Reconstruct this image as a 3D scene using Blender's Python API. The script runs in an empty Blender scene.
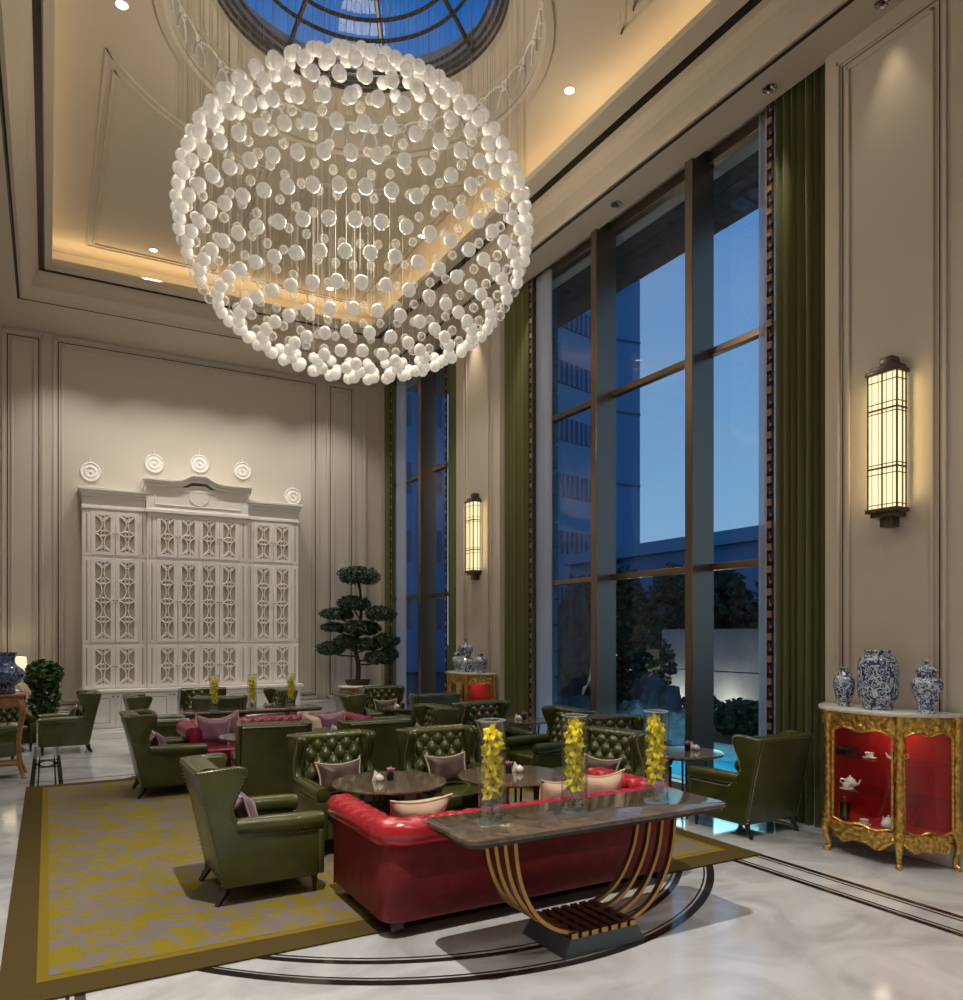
import bpy, bmesh, math, random
from mathutils import Vector, Matrix
PI = math.pi
sin, cos = math.sin, math.cos
SC = bpy.context.scene
COL = SC.collection
random.seed(7)

# ------------------------------------------------------------------ camera
cd = bpy.data.cameras.new('camera'); cam = bpy.data.objects.new('camera', cd); COL.objects.link(cam)
YAW = math.radians(29.4676)
cam.location = (0, 0, 1.8); cam.rotation_euler = (PI / 2, 0, -YAW)
cd.sensor_fit = 'HORIZONTAL'; cd.sensor_width = 36; cd.lens = 767.93 / 963 * 36
cd.shift_y = (634 - 500) / 963; cd.clip_start = .05; cd.clip_end = 400
SC.camera = cam
SC.view_settings.view_transform = 'Standard'; SC.view_settings.look = 'None'
SC.view_settings.gamma = 1; SC.view_settings.use_curve_mapping = False
SC.view_settings.exposure = 0.1
SC.cycles.use_denoising = True
SC.cycles.max_bounces = 7; SC.cycles.diffuse_bounces = 3; SC.cycles.glossy_bounces = 4
SC.cycles.transmission_bounces = 5; SC.cycles.transparent_max_bounces = 24
SC.cycles.caustics_reflective = False; SC.cycles.caustics_refractive = False
SC.cycles.sample_clamp_indirect = 4

# ------------------------------------------------------------------ dusk sky
wd = bpy.data.worlds.new('dusk_sky'); SC.world = wd; wd.use_nodes = True
wt = wd.node_tree; wt.nodes.clear()
def wn(t, **k):
    n = wt.nodes.new(t)
    for a, b in k.items(): setattr(n, a, b)
    return n
tc = wn('ShaderNodeTexCoord'); sx = wn('ShaderNodeSeparateXYZ'); wt.links.new(tc.outputs['Generated'], sx.inputs[0])
rp = wn('ShaderNodeValToRGB'); wt.links.new(sx.outputs['Z'], rp.inputs[0])
el = rp.color_ramp.elements
for p, c in ((0, (.26, .46, .66)), (.12, (.24, .46, .70)), (.3, (.16, .36, .66)), (.49, (.085, .245, .58)), (.57, (.018, .15, .50)), (.70, (.007, .10, .39)), (1, (.007, .09, .36))):
    e = el[0] if p == 0 else (el[len(el) - 1] if p == 1 else el.new(p))
    e.position = p; e.color = c + (1,)
mp = wn('ShaderNodeMapping'); mp.inputs['Scale'].default_value = (2.2, 2.2, 7); wt.links.new(tc.outputs['Generated'], mp.inputs[0])
nz = wn('ShaderNodeTexNoise'); nz.inputs['Scale'].default_value = 1.6; nz.inputs['Detail'].default_value = 5; wt.links.new(mp.outputs[0], nz.inputs[0])
cr = wn('ShaderNodeValToRGB'); cr.color_ramp.elements[0].position = .42; cr.color_ramp.elements[1].position = .8
cr.color_ramp.elements[1].color = (.45, .45, .45, 1); wt.links.new(nz.outputs['Fac'], cr.inputs[0])
mx = wn('ShaderNodeMixRGB'); mx.inputs[2].default_value = (.28, .38, .55, 1)
wt.links.new(cr.outputs[0], mx.inputs[0]); wt.links.new(rp.outputs[0], mx.inputs[1])
bg = wn('ShaderNodeBackground'); bg.inputs['Strength'].default_value = .84; wt.links.new(mx.outputs[0], bg.inputs[0])
wo = wn('ShaderNodeOutputWorld'); wt.links.new(bg.outputs[0], wo.inputs[0])

# ------------------------------------------------------------------ room lights
def area(name, loc, size, power, color=(1, .78, .5), rot=(0, 0, 0), sy=None, spread=PI):
    l = bpy.data.lights.new(name, 'AREA'); l.energy = power; l.color = color; l.size = size; l.spread = spread
    if sy: l.shape = 'RECTANGLE'; l.size_y = sy
    o = bpy.data.objects.new(name, l); o.location = loc; o.rotation_euler = rot; COL.objects.link(o); return o
def spot(name, loc, power, tgt=None, ang=70, blend=.6, color=(1, .83, .62), rad=.06):
    l = bpy.data.lights.new(name, 'SPOT'); l.energy = power; l.color = color; l.spot_size = math.radians(ang)
    l.spot_blend = blend; l.shadow_soft_size = rad
    o = bpy.data.objects.new(name, l); o.location = loc; COL.objects.link(o)
    d = (Vector(tgt) - Vector(loc)) if tgt else Vector((0, 0, -1))
    o.rotation_euler = d.to_track_quat('-Z', 'Y').to_euler(); return o
def point(name, loc, power, color=(1, .8, .55), rad=.05):
    l = bpy.data.lights.new(name, 'POINT'); l.energy = power; l.color = color; l.shadow_soft_size = rad
    o = bpy.data.objects.new(name, l); o.location = loc; COL.objects.link(o); return o
DCX, DCY, ZC, ZU = 2.78, 7.42, 6.98, 7.85       # dome centre, soffit and upper ceiling heights
WARM = (1, .72, .38)
# cove strips lying in the trough behind the lip, shining up
area('cove_light', (-.28, DCY, 7.46), .12, 22, WARM, (PI, 0, 0), sy=12)
area('cove_light', (5.5, DCY, 7.46), .12, 26, WARM, (PI, 0, 0), sy=12)
area('cove_light', (2.6, 13.55, 7.46), 5.4, 17, WARM, (PI, 0, 0), sy=.12)
area('cove_light', (2.6, 1.3, 7.46), 5.4, 12, WARM, (PI, 0, 0), sy=.12)
UP_SPOTS = [(5.05, 6.95), (1.45, 13.06), (.62, 8.12), (4.3, 13.0), (4.95, 10.6), (4.3, 1.6), (.8, 2.9), (2.7, 2.4), (5.0, 4.9)]
for i, (x, y) in enumerate(UP_SPOTS):
    spot('downlight_beam', (x, y, ZU - .03), (280 if y > 5 else 90) if i != 6 else 1750, None, (95 if y < 12.5 else 50) if i != 6 else 84, .8, (1, .91, .78), .05)
SOF_SPOTS = [(5.96, 3.86), (5.96, 5.0), (5.96, 7.25), (5.96, 9.5), (5.96, 11.0), (5.96, 13.3)]
for x, y in SOF_SPOTS:
    spot('soffit_beam', (x, y, ZC - .03), 80 if y > 4.5 else 24, (x - .3, y, 0), 55, .9, (1, .84, .62), .03)
for x in (.3, 1.5, 2.5, 3.6, 4.9):
    spot('wall_fill', (x, 13.95, ZC - .03), 150, (x, 15.0, 1.2), 95, 1, (1, .93, .84), .04)  # added spots without fittings, brighten the back wall and bookcase
for x, y in ((-1.4, 2.), (-1.4, 6.), (-1.2, 9.6), (-1.0, 12.6)):
    spot('soffit_beam', (x, y, ZC - .03), 110, None, 95, .9, (1, .9, .78), .05)
for x, y in ((2.6, 0.0), (3.6, -.7)):
    spot('soffit_beam', (x, y, ZC - .03), 120, (x, y + 2.0, 0), 100, .9, (1, .92, .84), .05)  # unseen fill spots added at the camera end
# garden lamps outdoors
point('garden_uplight', (13.5, 14.5, .2), 22, (1, .9, .7), .08)
point('garden_uplight', (13.5, 12.9, .2), 22, (1, .9, .7), .08)
point('garden_uplight', (11.2, 12.9, .4), 60, (.9, .95, .8), .08)
point('garden_uplight', (9.3, 13.2, .4), 60, (.6, .9, 1), .08)
area('pool_fill', (7.9, 7.6, .9), 1.2, 60, (.35, .85, 1), (0, 0, 0), sy=3)  # added lamp hung above the water to brighten the pool

# ------------------------------------------------------------------ materials
MATS = {}
def mat(name, col, rough=.5, metal=0, spec=.5, coat=0, emis=None, es=0, bump=0, bscale=60, var=0, vscale=8, trans=0, ior=1.45, alpha=1, sheen=0):
    m = bpy.data.materials.new(name); m.use_nodes = True; MATS[name] = m
    nt = m.node_tree; b = nt.nodes['Principled BSDF']
    b.inputs['Base Color'].default_value = tuple(col) + (1,)
    b.inputs['Roughness'].default_value = rough; b.inputs['Metallic'].default_value = metal
    b.inputs['Specular IOR Level'].default_value = spec; b.inputs['Coat Weight'].default_value = coat
    b.inputs['Coat Roughness'].default_value = .12
    b.inputs['Transmission Weight'].default_value = trans; b.inputs['IOR'].default_value = ior
    b.inputs['Sheen Weight'].default_value = sheen; b.inputs['Alpha'].default_value = alpha
    if emis: b.inputs['Emission Color'].default_value = tuple(emis) + (1,); b.inputs['Emission Strength'].default_value = es
    t = nt.nodes.new('ShaderNodeTexCoord')
    if bump:
        n = nt.nodes.new('ShaderNodeTexNoise'); n.inputs['Scale'].default_value = bscale; n.inputs['Detail'].default_value = 4
        nt.links.new(t.outputs['Object'], n.inputs[0])
        bp = nt.nodes.new('ShaderNodeBump'); bp.inputs['Strength'].default_value = bump; bp.inputs['Distance'].default_value = .01
        nt.links.new(n.outputs['Fac'], bp.inputs['Height']); nt.links.new(bp.outputs[0], b.inputs['Normal'])
    if var:
        n = nt.nodes.new('ShaderNodeTexNoise'); n.inputs['Scale'].default_value = vscale; n.inputs['Detail'].default_value = 5
        nt.links.new(t.outputs['Object'], n.inputs[0])
        r = nt.nodes.new('ShaderNodeValToRGB'); r.color_ramp.elements[0].position = .3; r.color_ramp.elements[1].position = .7
        r.color_ramp.elements[0].color = tuple(c * (1 - var) for c in col) + (1,)
        r.color_ramp.elements[1].color = tuple(min(1, c * (1 + var)) for c in col) + (1,)
        nt.links.new(n.outputs['Fac'], r.inputs[0]); nt.links.new(r.outputs[0], b.inputs['Base Color'])
    return m
def two_tone(name, c1, c2, scale, lo, hi, rough=.5, warp=0, aspect=(1, 1, 1), kind='noise', detail=3, metal=0, coat=0, bump=0, spec=.5):
    m = mat(name, c1, rough, metal, spec, coat); nt = m.node_tree; b = nt.nodes['Principled BSDF']
    t = nt.nodes.new('ShaderNodeTexCoord'); mpn = nt.nodes.new('ShaderNodeMapping'); mpn.inputs['Scale'].default_value = aspect
    nt.links.new(t.outputs['Object'], mpn.inputs[0])
    if kind == 'noise':
        n = nt.nodes.new('ShaderNodeTexNoise'); n.inputs['Scale'].default_value = scale; n.inputs['Detail'].default_value = detail
        n.inputs['Distortion'].default_value = warp; out = n.outputs['Fac']
    elif kind == 'wave':
        n = nt.nodes.new('ShaderNodeTexWave'); n.inputs['Scale'].default_value = scale; n.inputs['Distortion'].default_value = warp
        n.inputs['Detail'].default_value = detail; n.inputs['Detail Scale'].default_value = 2.2; out = n.outputs['Fac']
    else:
        n = nt.nodes.new('ShaderNodeTexVoronoi'); n.inputs['Scale'].default_value = scale; n.feature = 'DISTANCE_TO_EDGE'; out = n.outputs['Distance']
    nt.links.new(mpn.outputs[0], n.inputs[0])
    r = nt.nodes.new('ShaderNodeValToRGB'); r.color_ramp.elements[0].position = lo; r.color_ramp.elements[1].position = hi
    r.color_ramp.elements[0].color = tuple(c1) + (1,); r.color_ramp.elements[1].color = tuple(c2) + (1,)
    nt.links.new(out, r.inputs[0]); nt.links.new(r.outputs[0], b.inputs['Base Color'])
    if bump:
        bp = nt.nodes.new('ShaderNodeBump'); bp.inputs['Strength'].default_value = bump; bp.inputs['Distance'].default_value = .01
        nt.links.new(out, bp.inputs['Height']); nt.links.new(bp.outputs[0], b.inputs['Normal'])
    return m
M = MATS
mat('plaster', (.60, .545, .465), .6, var=.03, vscale=.7)
mat('ceiling_paint', (.56, .49, .39), .65)
mat('dark_line', (.02, .016, .012), .4)
mat('bronze_band', (.03, .02, .013), .35, metal=.5)
mat('white_paint', (.86, .83, .78), .38)
mat('cabinet_fabric', (.44, .40, .30), .7, bump=.2, bscale=90)
two_tone('marble', (.38, .39, .42), (.56, .58, .63), 1.5, .32, .60, rough=.10, warp=1.9, aspect=(.75, 1, 1), detail=9, coat=.3)
two_tone('pale_marble', (.5, .48, .46), (.78, .76, .73), 5, .3, .6, rough=.15, warp=1.2, detail=8)
two_tone('brown_marble', (.075, .052, .036), (.19, .145, .105), 7, .3, .75, rough=.07, warp=2, detail=9, coat=.4)
mat('inlay_black', (.018, .014, .014), .1, coat=.4)
two_tone('carpet_field', (.18, .155, .155), (.215, .175, .02), 5.6, .47, .53, rough=.95, warp=1.3, aspect=(1, 1.35, 1), detail=12, bump=.3, spec=.1)
mat('carpet_border', (.080, .058, .020), .95, bump=.3, bscale=160, spec=.1)
mat('carpet_edge', (.20, .145, .018), .95, bump=.3, bscale=160, spec=.1)
def leather(name, c, rough=.27): return mat(name, c, rough, spec=.6, coat=.35, bump=.10, bscale=130, var=.18, vscale=5)
leather('green_leather', (.052, .060, .013)); leather('green_leather_back', (.060, .070, .024), .36)
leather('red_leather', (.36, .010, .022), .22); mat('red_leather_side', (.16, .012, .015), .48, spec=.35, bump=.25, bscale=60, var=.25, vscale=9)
leather('crimson_leather', (.27, .012, .055), .28)
mat('nail_brass', (.36, .32, .22), .35, metal=1)
mat('dark_wood', (.013, .008, .006), .25, coat=.4)
mat('brown_satin', (.060, .034, .024), .42, sheen=.3, bump=.15, bscale=30)
mat('mauve_satin', (.20, .09, .15), .38, sheen=.4, bump=.15, bscale=30)
mat('cream_satin', (.62, .47, .36), .42, sheen=.3, bump=.15, bscale=30)
mat('beige_piping', (.62, .48, .36), .5)
mat('gilt', (.66, .42, .11), .28, metal=.9, bump=.7, bscale=45, var=.5, vscale=34)
mat('antique_gold', (.52, .30, .08), .3, metal=.8)
mat('bronze_side', (.075, .030, .014), .35, metal=.35)
mat('plinth_metal', (.12, .16, .19), .3, metal=.6)
mat('copper_rim', (.35, .13, .06), .3, metal=.8)
mat('steel_leg', (.22, .2, .18), .22, metal=.9)
mat('red_silk', (.38, .006, .010), .45)
mat('curtain_green', (.135, .145, .045), .75, sheen=.25, bump=.2, bscale=90)
mat('trim_beige', (.32, .19, .11), .8); mat('trim_dark', (.03, .012, .012), .8)
mat('frame_bronze', (.10, .075, .048), .34, metal=.45, coat=.3)
mat('walnut_gold', (.26, .115, .03), .35, coat=.3, var=.3, vscale=18)
mat('ceramic_white', (.8, .78, .74), .12, coat=.5)
mat('black_glass', (.01, .008, .01), .06, coat=.6)
mat('pink_petal', (.62, .22, .42), .5); mat('green_stem', (.06, .14, .02), .5)
mat('yellow_petal', (.95, .80, .012), .45, spec=.3); mat('orchid_throat', (.55, .16, .01), .5)
mat('bark', (.05, .032, .02), .8, bump=.6, bscale=30)
mat('pine_needles', (.035, .072, .038), .6, var=.5, vscale=12); mat('leaf_green', (.05, .10, .025), .5, var=.5, vscale=15)
mat('stone_pier', (.13, .12, .115), .8, bump=.5, bscale=6, var=.2)
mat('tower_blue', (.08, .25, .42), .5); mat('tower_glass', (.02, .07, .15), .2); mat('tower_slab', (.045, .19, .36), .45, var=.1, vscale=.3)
mat('garden_stone', (.24, .26, .28), .75, bump=.3, bscale=8, var=.12, vscale=2)
mat('mullion_bronze', (.26, .20, .145), .28, metal=.85)
mat('glass_edge', (.55, .68, .74), .1, coat=.5, alpha=.45)
mat('button_magenta', (.50, .02, .16), .25, coat=.3)
mat('garden_rock', (.09, .105, .125), .8, bump=.8, bscale=5, var=.4, vscale=4)
mat('garden_ground', (.03, .035, .03), .9, bump=.5, bscale=8)
mat('hedge_leaf', (.035, .075, .04), .6, var=.5, vscale=6)
mat('pool_water', (.03, .30, .42), .06, coat=.6)
mat('lamp_shade_lit', (.8, .75, .62), .6, emis=(1, .86, .62), es=.75)
mat('sconce_glass', (.85, .7, .42), .4, emis=(1, .84, .50), es=1.0)
mat('downlight_glow', (1, 1, 1), .5, emis=(1, .95, .85), es=9)
mat('chrome', (.6, .58, .55), .12, metal=1)
mat('amber_stones', (.45, .30, .08), .3)
def mixmat(name, build):
    m = bpy.data.materials.new(name); m.use_nodes = True; MATS[name] = m; nt = m.node_tree; nt.nodes.clear()
    o = nt.nodes.new('ShaderNodeOutputMaterial'); nt.links.new(build(nt), o.inputs[0]); return m
def nd(nt, t, **k):
    n = nt.nodes.new(t)
    for a, b in k.items(): n.inputs[a].default_value = b
    return n
def thin_glass(tint, refl, rough=.0, extra=0):
    def f(nt):
        tr = nd(nt, 'ShaderNodeBsdfTransparent', Color=tint + (1,)); gl = nd(nt, 'ShaderNodeBsdfGlossy', Roughness=rough)
        fr = nd(nt, 'ShaderNodeLayerWeight', Blend=.5); pw = nt.nodes.new('ShaderNodeMath'); pw.operation = 'POWER'; pw.inputs[1].default_value = 4
        ma = nt.nodes.new('ShaderNodeMath'); ma.operation = 'MULTIPLY_ADD'; ma.inputs[1].default_value = .55; ma.inputs[2].default_value = refl
        nt.links.new(fr.outputs['Facing'], pw.inputs[0]); nt.links.new(pw.outputs[0], ma.inputs[0])
        mi = nt.nodes.new('ShaderNodeMixShader'); nt.links.new(ma.outputs[0], mi.inputs[0]); nt.links.new(tr.outputs[0], mi.inputs[1]); nt.links.new(gl.outputs[0], mi.inputs[2])
        return mi.outputs[0]
    return f
mat('wire_grey', (.5, .48, .44), .6)
mixmat('window_glass', thin_glass((.96, .98, 1.0), .02)); mixmat('vase_glass', thin_glass((.97, .98, .985), .07))
mixmat('case_glass', thin_glass((.96, .96, .96), .05)); mixmat('water', thin_glass((.85, .91, .91), .08))
def sheer(nt):
    tr = nd(nt, 'ShaderNodeBsdfTransparent'); df = nd(nt, 'ShaderNodeBsdfDiffuse', Color=(.75, .76, .8, 1)); tl = nd(nt, 'ShaderNodeBsdfTranslucent', Color=(.75, .76, .8, 1))
    a = nd(nt, 'ShaderNodeMixShader', Fac=.5); nt.links.new(df.outputs[0], a.inputs[1]); nt.links.new(tl.outputs[0], a.inputs[2])
    b = nd(nt, 'ShaderNodeMixShader', Fac=.8); nt.links.new(tr.outputs[0], b.inputs[1]); nt.links.new(a.outputs[0], b.inputs[2]); return b.outputs[0]
mixmat('sheer_voile', sheer)
def bubble(opac, em):
    def f(nt):
        tr = nd(nt, 'ShaderNodeBsdfTransparent', Color=(.97, .97, .97, 1)); pr = nt.nodes.new('ShaderNodeBsdfPrincipled')
        pr.inputs['Base Color'].default_value = (.86, .84, .80, 1); pr.inputs['Roughness'].default_value = .08; pr.inputs['Coat Weight'].default_value = .6
        pr.inputs['Emission Color'].default_value = (1, .93, .82, 1); pr.inputs['Emission Strength'].default_value = em  # faint glow put into the glass for the spotlight it catches
        t_ = nt.nodes.new('ShaderNodeTexCoord'); n_ = nd(nt, 'ShaderNodeTexNoise', Scale=45); b_ = nd(nt, 'ShaderNodeBump', Strength=.6, Distance=.01)
        nt.links.new(t_.outputs['Object'], n_.inputs[0]); nt.links.new(n_.outputs['Fac'], b_.inputs['Height']); nt.links.new(b_.outputs[0], pr.inputs['Normal'])
        lw = nd(nt, 'ShaderNodeLayerWeight', Blend=.35); ma = nt.nodes.new('ShaderNodeMath'); ma.operation = 'MULTIPLY_ADD'
        ma.inputs[1].default_value = 1 - opac; ma.inputs[2].default_value = opac; ma.use_clamp = True
        nt.links.new(lw.outputs['Facing'], ma.inputs[0])
        mi = nt.nodes.new('ShaderNodeMixShader'); nt.links.new(ma.outputs[0], mi.inputs[0]); nt.links.new(tr.outputs[0], mi.inputs[1]); nt.links.new(pr.outputs[0], mi.inputs[2])
        return mi.outputs[0]
    return f
mixmat('frosted_bubble', bubble(.62, .16)); mixmat('clear_bubble', bubble(.07, .05))
def porcelain(name, seed):
    m = mat(name, (.7, .73, .76), .12, coat=.5); nt = m.node_tree; b = nt.nodes['Principled BSDF']; t = nt.nodes.new('ShaderNodeTexCoord')
    n = nd(nt, 'ShaderNodeTexNoise', Scale=17, Detail=2, Distortion=2.2); mpn = nt.nodes.new('ShaderNodeMapping'); mpn.inputs['Location'].default_value = (seed, seed * 2, 0)
    nt.links.new(t.outputs['Object'], mpn.inputs[0]); nt.links.new(mpn.outputs[0], n.inputs[0])
    r = nt.nodes.new('ShaderNodeValToRGB'); r.color_ramp.interpolation = 'LINEAR'; e = r.color_ramp.elements
    e[0].position = .36; e[0].color = (.02, .045, .16, 1); e[1].position = .58; e[1].color = (.03, .06, .2, 1)
    for p, c in ((.42, (.03, .06, .2, 1)), (.45, (.62, .67, .72, 1)), (.52, (.62, .67, .72, 1)), (.55, (.04, .08, .24, 1))): x = e.new(p); x.color = c
    nt.links.new(n.outputs['Fac'], r.inputs[0]); nt.links.new(r.outputs[0], b.inputs['Base Color']); return m
porcelain('blue_white', 3.1)
two_tone('deep_blue_porcelain', (.012, .028, .11), (.16, .22, .38), 20, .46, .60, rough=.12, warp=1.5, coat=.5)
# ------------------------------------------------------------------ mesh helpers
class MB:
    def __init__(s): s.v = []; s.f = []; s.m = []; s.mi = 0
    def add(s, vs, fs):
        o = len(s.v); s.v += [tuple(p) for p in vs]; s.f += [tuple(i + o for i in f) for f in fs]; s.m += [s.mi] * len(fs); return s
    def box(s, x0, x1, y0, y1, z0, z1):
        return s.add([(x, y, z) for z in (z0, z1) for y in (y0, y1) for x in (x0, x1)],
                     [(0, 2, 3, 1), (4, 5, 7, 6), (0, 1, 5, 4), (2, 6, 7, 3), (0, 4, 6, 2), (1, 3, 7, 5)])
    def tube(s, path, r, n=8, closed=False, cap=True):
        P = [Vector(p) for p in path]; N = len(P); R = r if isinstance(r, (list, tuple)) else [r] * N; vs = []; fs = []
        up = None
        for i in range(N):
            if closed: t = P[(i + 1) % N] - P[i - 1]
            else: t = P[min(i + 1, N - 1)] - P[max(i - 1, 0)]
            t = t.normalized() if t.length > 1e-9 else Vector((0, 0, 1))
            if up is None: up = Vector((0, 0, 1)) if abs(t.z) < .9 else Vector((1, 0, 0))
            a = t.cross(up)
            if a.length < 1e-4: a = t.cross(Vector((0, 1, 0)))
            a.normalize(); b = a.cross(t).normalized(); up = b
            for k in range(n):
                q = 2 * PI * k / n; vs.append(P[i] + (a * cos(q) + b * sin(q)) * R[i])
        for i in range(N if closed else N - 1):
            j = (i + 1) % N
            for k in range(n): fs.append((i * n + k, i * n + (k + 1) % n, j * n + (k + 1) % n, j * n + k))
        if cap and not closed: fs += [tuple(range(n))[::-1], tuple((N - 1) * n + k for k in range(n))]
        return s.add(vs, fs)
    def lathe(s, prof, n=24, c=(0, 0, 0), cap=True):
        vs = [(c[0] + r * cos(2 * PI * k / n), c[1] + r * sin(2 * PI * k / n), c[2] + z) for r, z in prof for k in range(n)]; fs = []
        for i in range(len(prof) - 1):
            for k in range(n): fs.append((i * n + k, i * n + (k + 1) % n, (i + 1) * n + (k + 1) % n, (i + 1) * n + k))
        if cap:
            if prof[0][0] > 1e-5: fs.append(tuple(range(n))[::-1])
            if prof[-1][0] > 1e-5: fs.append(tuple((len(prof) - 1) * n + k for k in range(n)))
        return s.add(vs, fs)
    def grid(s, fn, nu, nv, cu=False):
        vs = [fn(i / nu, j / nv) for j in range(nv + 1) for i in range(nu + 1)]
        return s.add(vs, [(j * (nu + 1) + i, j * (nu + 1) + i + 1, (j + 1) * (nu + 1) + i + 1, (j + 1) * (nu + 1) + i) for j in range(nv) for i in range(nu)])
    def frame(s, x0, x1, z0, z1, w, ya, yb, wz=None):
        wz = wz or w; q = []
        for y in (ya, yb): q += [(x0, y, z0), (x1, y, z0), (x1, y, z1), (x0, y, z1), (x0 + w, y, z0 + wz), (x1 - w, y, z0 + wz), (x1 - w, y, z1 - wz), (x0 + w, y, z1 - wz)]
        fs = []
        for k in range(4):
            j = (k + 1) % 4; fs += [(k, j, 4 + j, 4 + k), (8 + k, 12 + k, 12 + j, 8 + j), (k, 8 + k, 8 + j, j), (4 + k, 4 + j, 12 + j, 12 + k)]
        return s.add(q, fs)
    def prism(s, poly, a, b, ax='z'):
        def mk(p, h): return {'z': (p[0], p[1], h), 'x': (h, p[0], p[1]), 'y': (p[0], h, p[1])}[ax]
        n = len(poly); vs = [mk(p, a) for p in poly] + [mk(p, b) for p in poly]
        fs = [tuple(range(n))[::-1], tuple(range(n, 2 * n))] + [(i, (i + 1) % n, n + (i + 1) % n, n + i) for i in range(n)]
        return s.add(vs, fs)
    def sph(s, c, r, n=8, m=6, sz=1):
        return s.lathe([(max(1e-6, r * sin(PI * i / m)), -r * sz * cos(PI * i / m)) for i in range(m + 1)], n, c, cap=False)
    def ico(s, c, r):
        x, y, z = c
        return s.add([(x + r, y, z), (x - r, y, z), (x, y + r, z), (x, y - r, z), (x, y, z + r), (x, y, z - r)],
                     [(0, 2, 4), (2, 1, 4), (1, 3, 4), (3, 0, 4), (2, 0, 5), (1, 2, 5), (3, 1, 5), (0, 3, 5)])
    def xf(s, mtx, start=0):
        for i in range(start, len(s.v)): s.v[i] = tuple(mtx @ Vector(s.v[i]))
        return s
    def build(s, name, mats, parent=None, bevel=0, seg=2, smooth=40, loc=None, rz=0, merge=False):
        me = bpy.data.meshes.new(name); me.from_pydata(s.v, [], s.f)
        if isinstance(mats, str): mats = [mats]
        for k in mats: me.materials.append(MATS[k])
        for p, k in zip(me.polygons, s.m): p.material_index = k
        bm = bmesh.new(); bm.from_mesh(me)
        if merge: bmesh.ops.remove_doubles(bm, verts=bm.verts, dist=2e-5)
        bmesh.ops.recalc_face_normals(bm, faces=bm.faces)
        if bevel:
            es = [e for e in bm.edges if e.is_manifold and e.calc_face_angle(0) > .5]
            bmesh.ops.bevel(bm, geom=es, offset=bevel, segments=seg, profile=.5, affect='EDGES', clamp_overlap=True)
        bm.to_mesh(me); bm.free()
        if smooth:
            me.polygons.foreach_set('use_smooth', [True] * len(me.polygons)); me.set_sharp_from_angle(angle=math.radians(smooth))
        o = bpy.data.objects.new(name, me); COL.objects.link(o)
        if parent: o.parent = parent
        if loc: o.location = loc
        if rz: o.rotation_euler[2] = rz
        return o
def tag(o, label, cat, group=None):
    o['label'] = label; o['category'] = cat
    if group: o['group'] = group
    return o
def thing(name, loc, heading=None, label=None, cat=None, group=None, rz=0):
    o = bpy.data.objects.new(name, None); COL.objects.link(o); o.location = loc; o.empty_display_size = .1
    o.rotation_euler[2] = math.radians(heading + 90) if heading is not None else rz
    if label: tag(o, label, cat, group)
    return o
def dup(root, loc, heading=None, label=None, rz=None, scale=None):
    def cp(o, par):
        c = o.copy(); COL.objects.link(c)
        if par: c.parent = par
        for ch in o.children: cp(ch, c)
        return c
    r = cp(root, None); r.location = loc
    if heading is not None: r.rotation_euler[2] = math.radians(heading + 90)
    if rz is not None: r.rotation_euler[2] = rz
    if scale: r.scale = (scale,) * 3
    if label: r['label'] = label
    return r
def struct(mb, name, mats, **k):
    o = mb.build(name, mats, **k); o['kind'] = 'structure'; return o
def catmull(P, n, closed=False):
    P = [Vector(p) for p in P]; out = []; N = len(P)
    for i in range(N if closed else N - 1):
        g = (lambda k: P[k % N]) if closed else (lambda k: P[max(0, min(N - 1, k))])
        a, b, c, d = g(i - 1), g(i), g(i + 1), g(i + 2)
        for j in range(n):
            t = j / n; out.append(.5 * ((2 * b) + (c - a) * t + (2 * a - 5 * b + 4 * c - d) * t * t + (3 * b - a - 3 * c + d) * t ** 3))
    if not closed: out.append(P[-1])
    return out

# ------------------------------------------------------------------ room shell
W, D, XL, YN = 6.1, 15.2, -2.6, -1.6
m = MB().box(XL - .2, W + .6, YN - .2, D + .2, -.12, 0); struct(m, 'floor', 'marble', smooth=0)
m = MB().box(XL - .2, W + .6, D, D + .2, -.1, 9.4); struct(m, 'wall_back', 'plaster', smooth=0)
m = MB().box(XL - .2, XL, YN, D, -.1, 9.4); struct(m, 'wall_left', 'plaster', smooth=0)
m = MB().box(XL - .2, W + .6, YN - .2, YN, -.1, 9.4); struct(m, 'wall_near', 'plaster', smooth=0)
# right wall: piers between tall windows
PIERS = [(YN, 4.50), (10.22, 11.68), (15.08, D)]
m = MB()
for a, b in PIERS: m.box(W, W + .55, a, b, -.1, 7.3)
m.box(W + .32, W + .55, YN, D, 7.0, 9.4)
struct(m, 'wall_right', 'plaster', smooth=0)
# floor inlays (thin stone flush with the floor)
m = MB()
def strip(pts, w):
    P = [Vector((p[0], p[1], 0)) for p in pts]
    for side in (0,):
        vs = []
        for i, p in enumerate(P):
            t = (P[min(i + 1, len(P) - 1)] - P[max(0, i - 1)]).normalized(); n = Vector((-t.y, t.x, 0))
            vs += [(p + n * w / 2).to_tuple()[:2] + (.003,), (p - n * w / 2).to_tuple()[:2] + (.003,)]
        m.add(vs, [(2 * i, 2 * i + 1, 2 * i + 3, 2 * i + 2) for i in range(len(P) - 1)])
for x0, sg in ((5.05, -1), (-.16, 1)):
    for o, w in ((0, .05), (.06, .018), (.245, .018), (.30, .05)):
        strip([(x0 + sg * o, YN), (x0 + sg * o, 14.2)], w)
def arc(cx_, cy_, rx, ry, a0, a1, w, n=60):
    strip([(cx_ + rx * cos(math.radians(a0 + (a1 - a0) * i / n)), cy_ + ry * sin(math.radians(a0 + (a1 - a0) * i / n))) for i in range(n + 1)], w)
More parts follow.
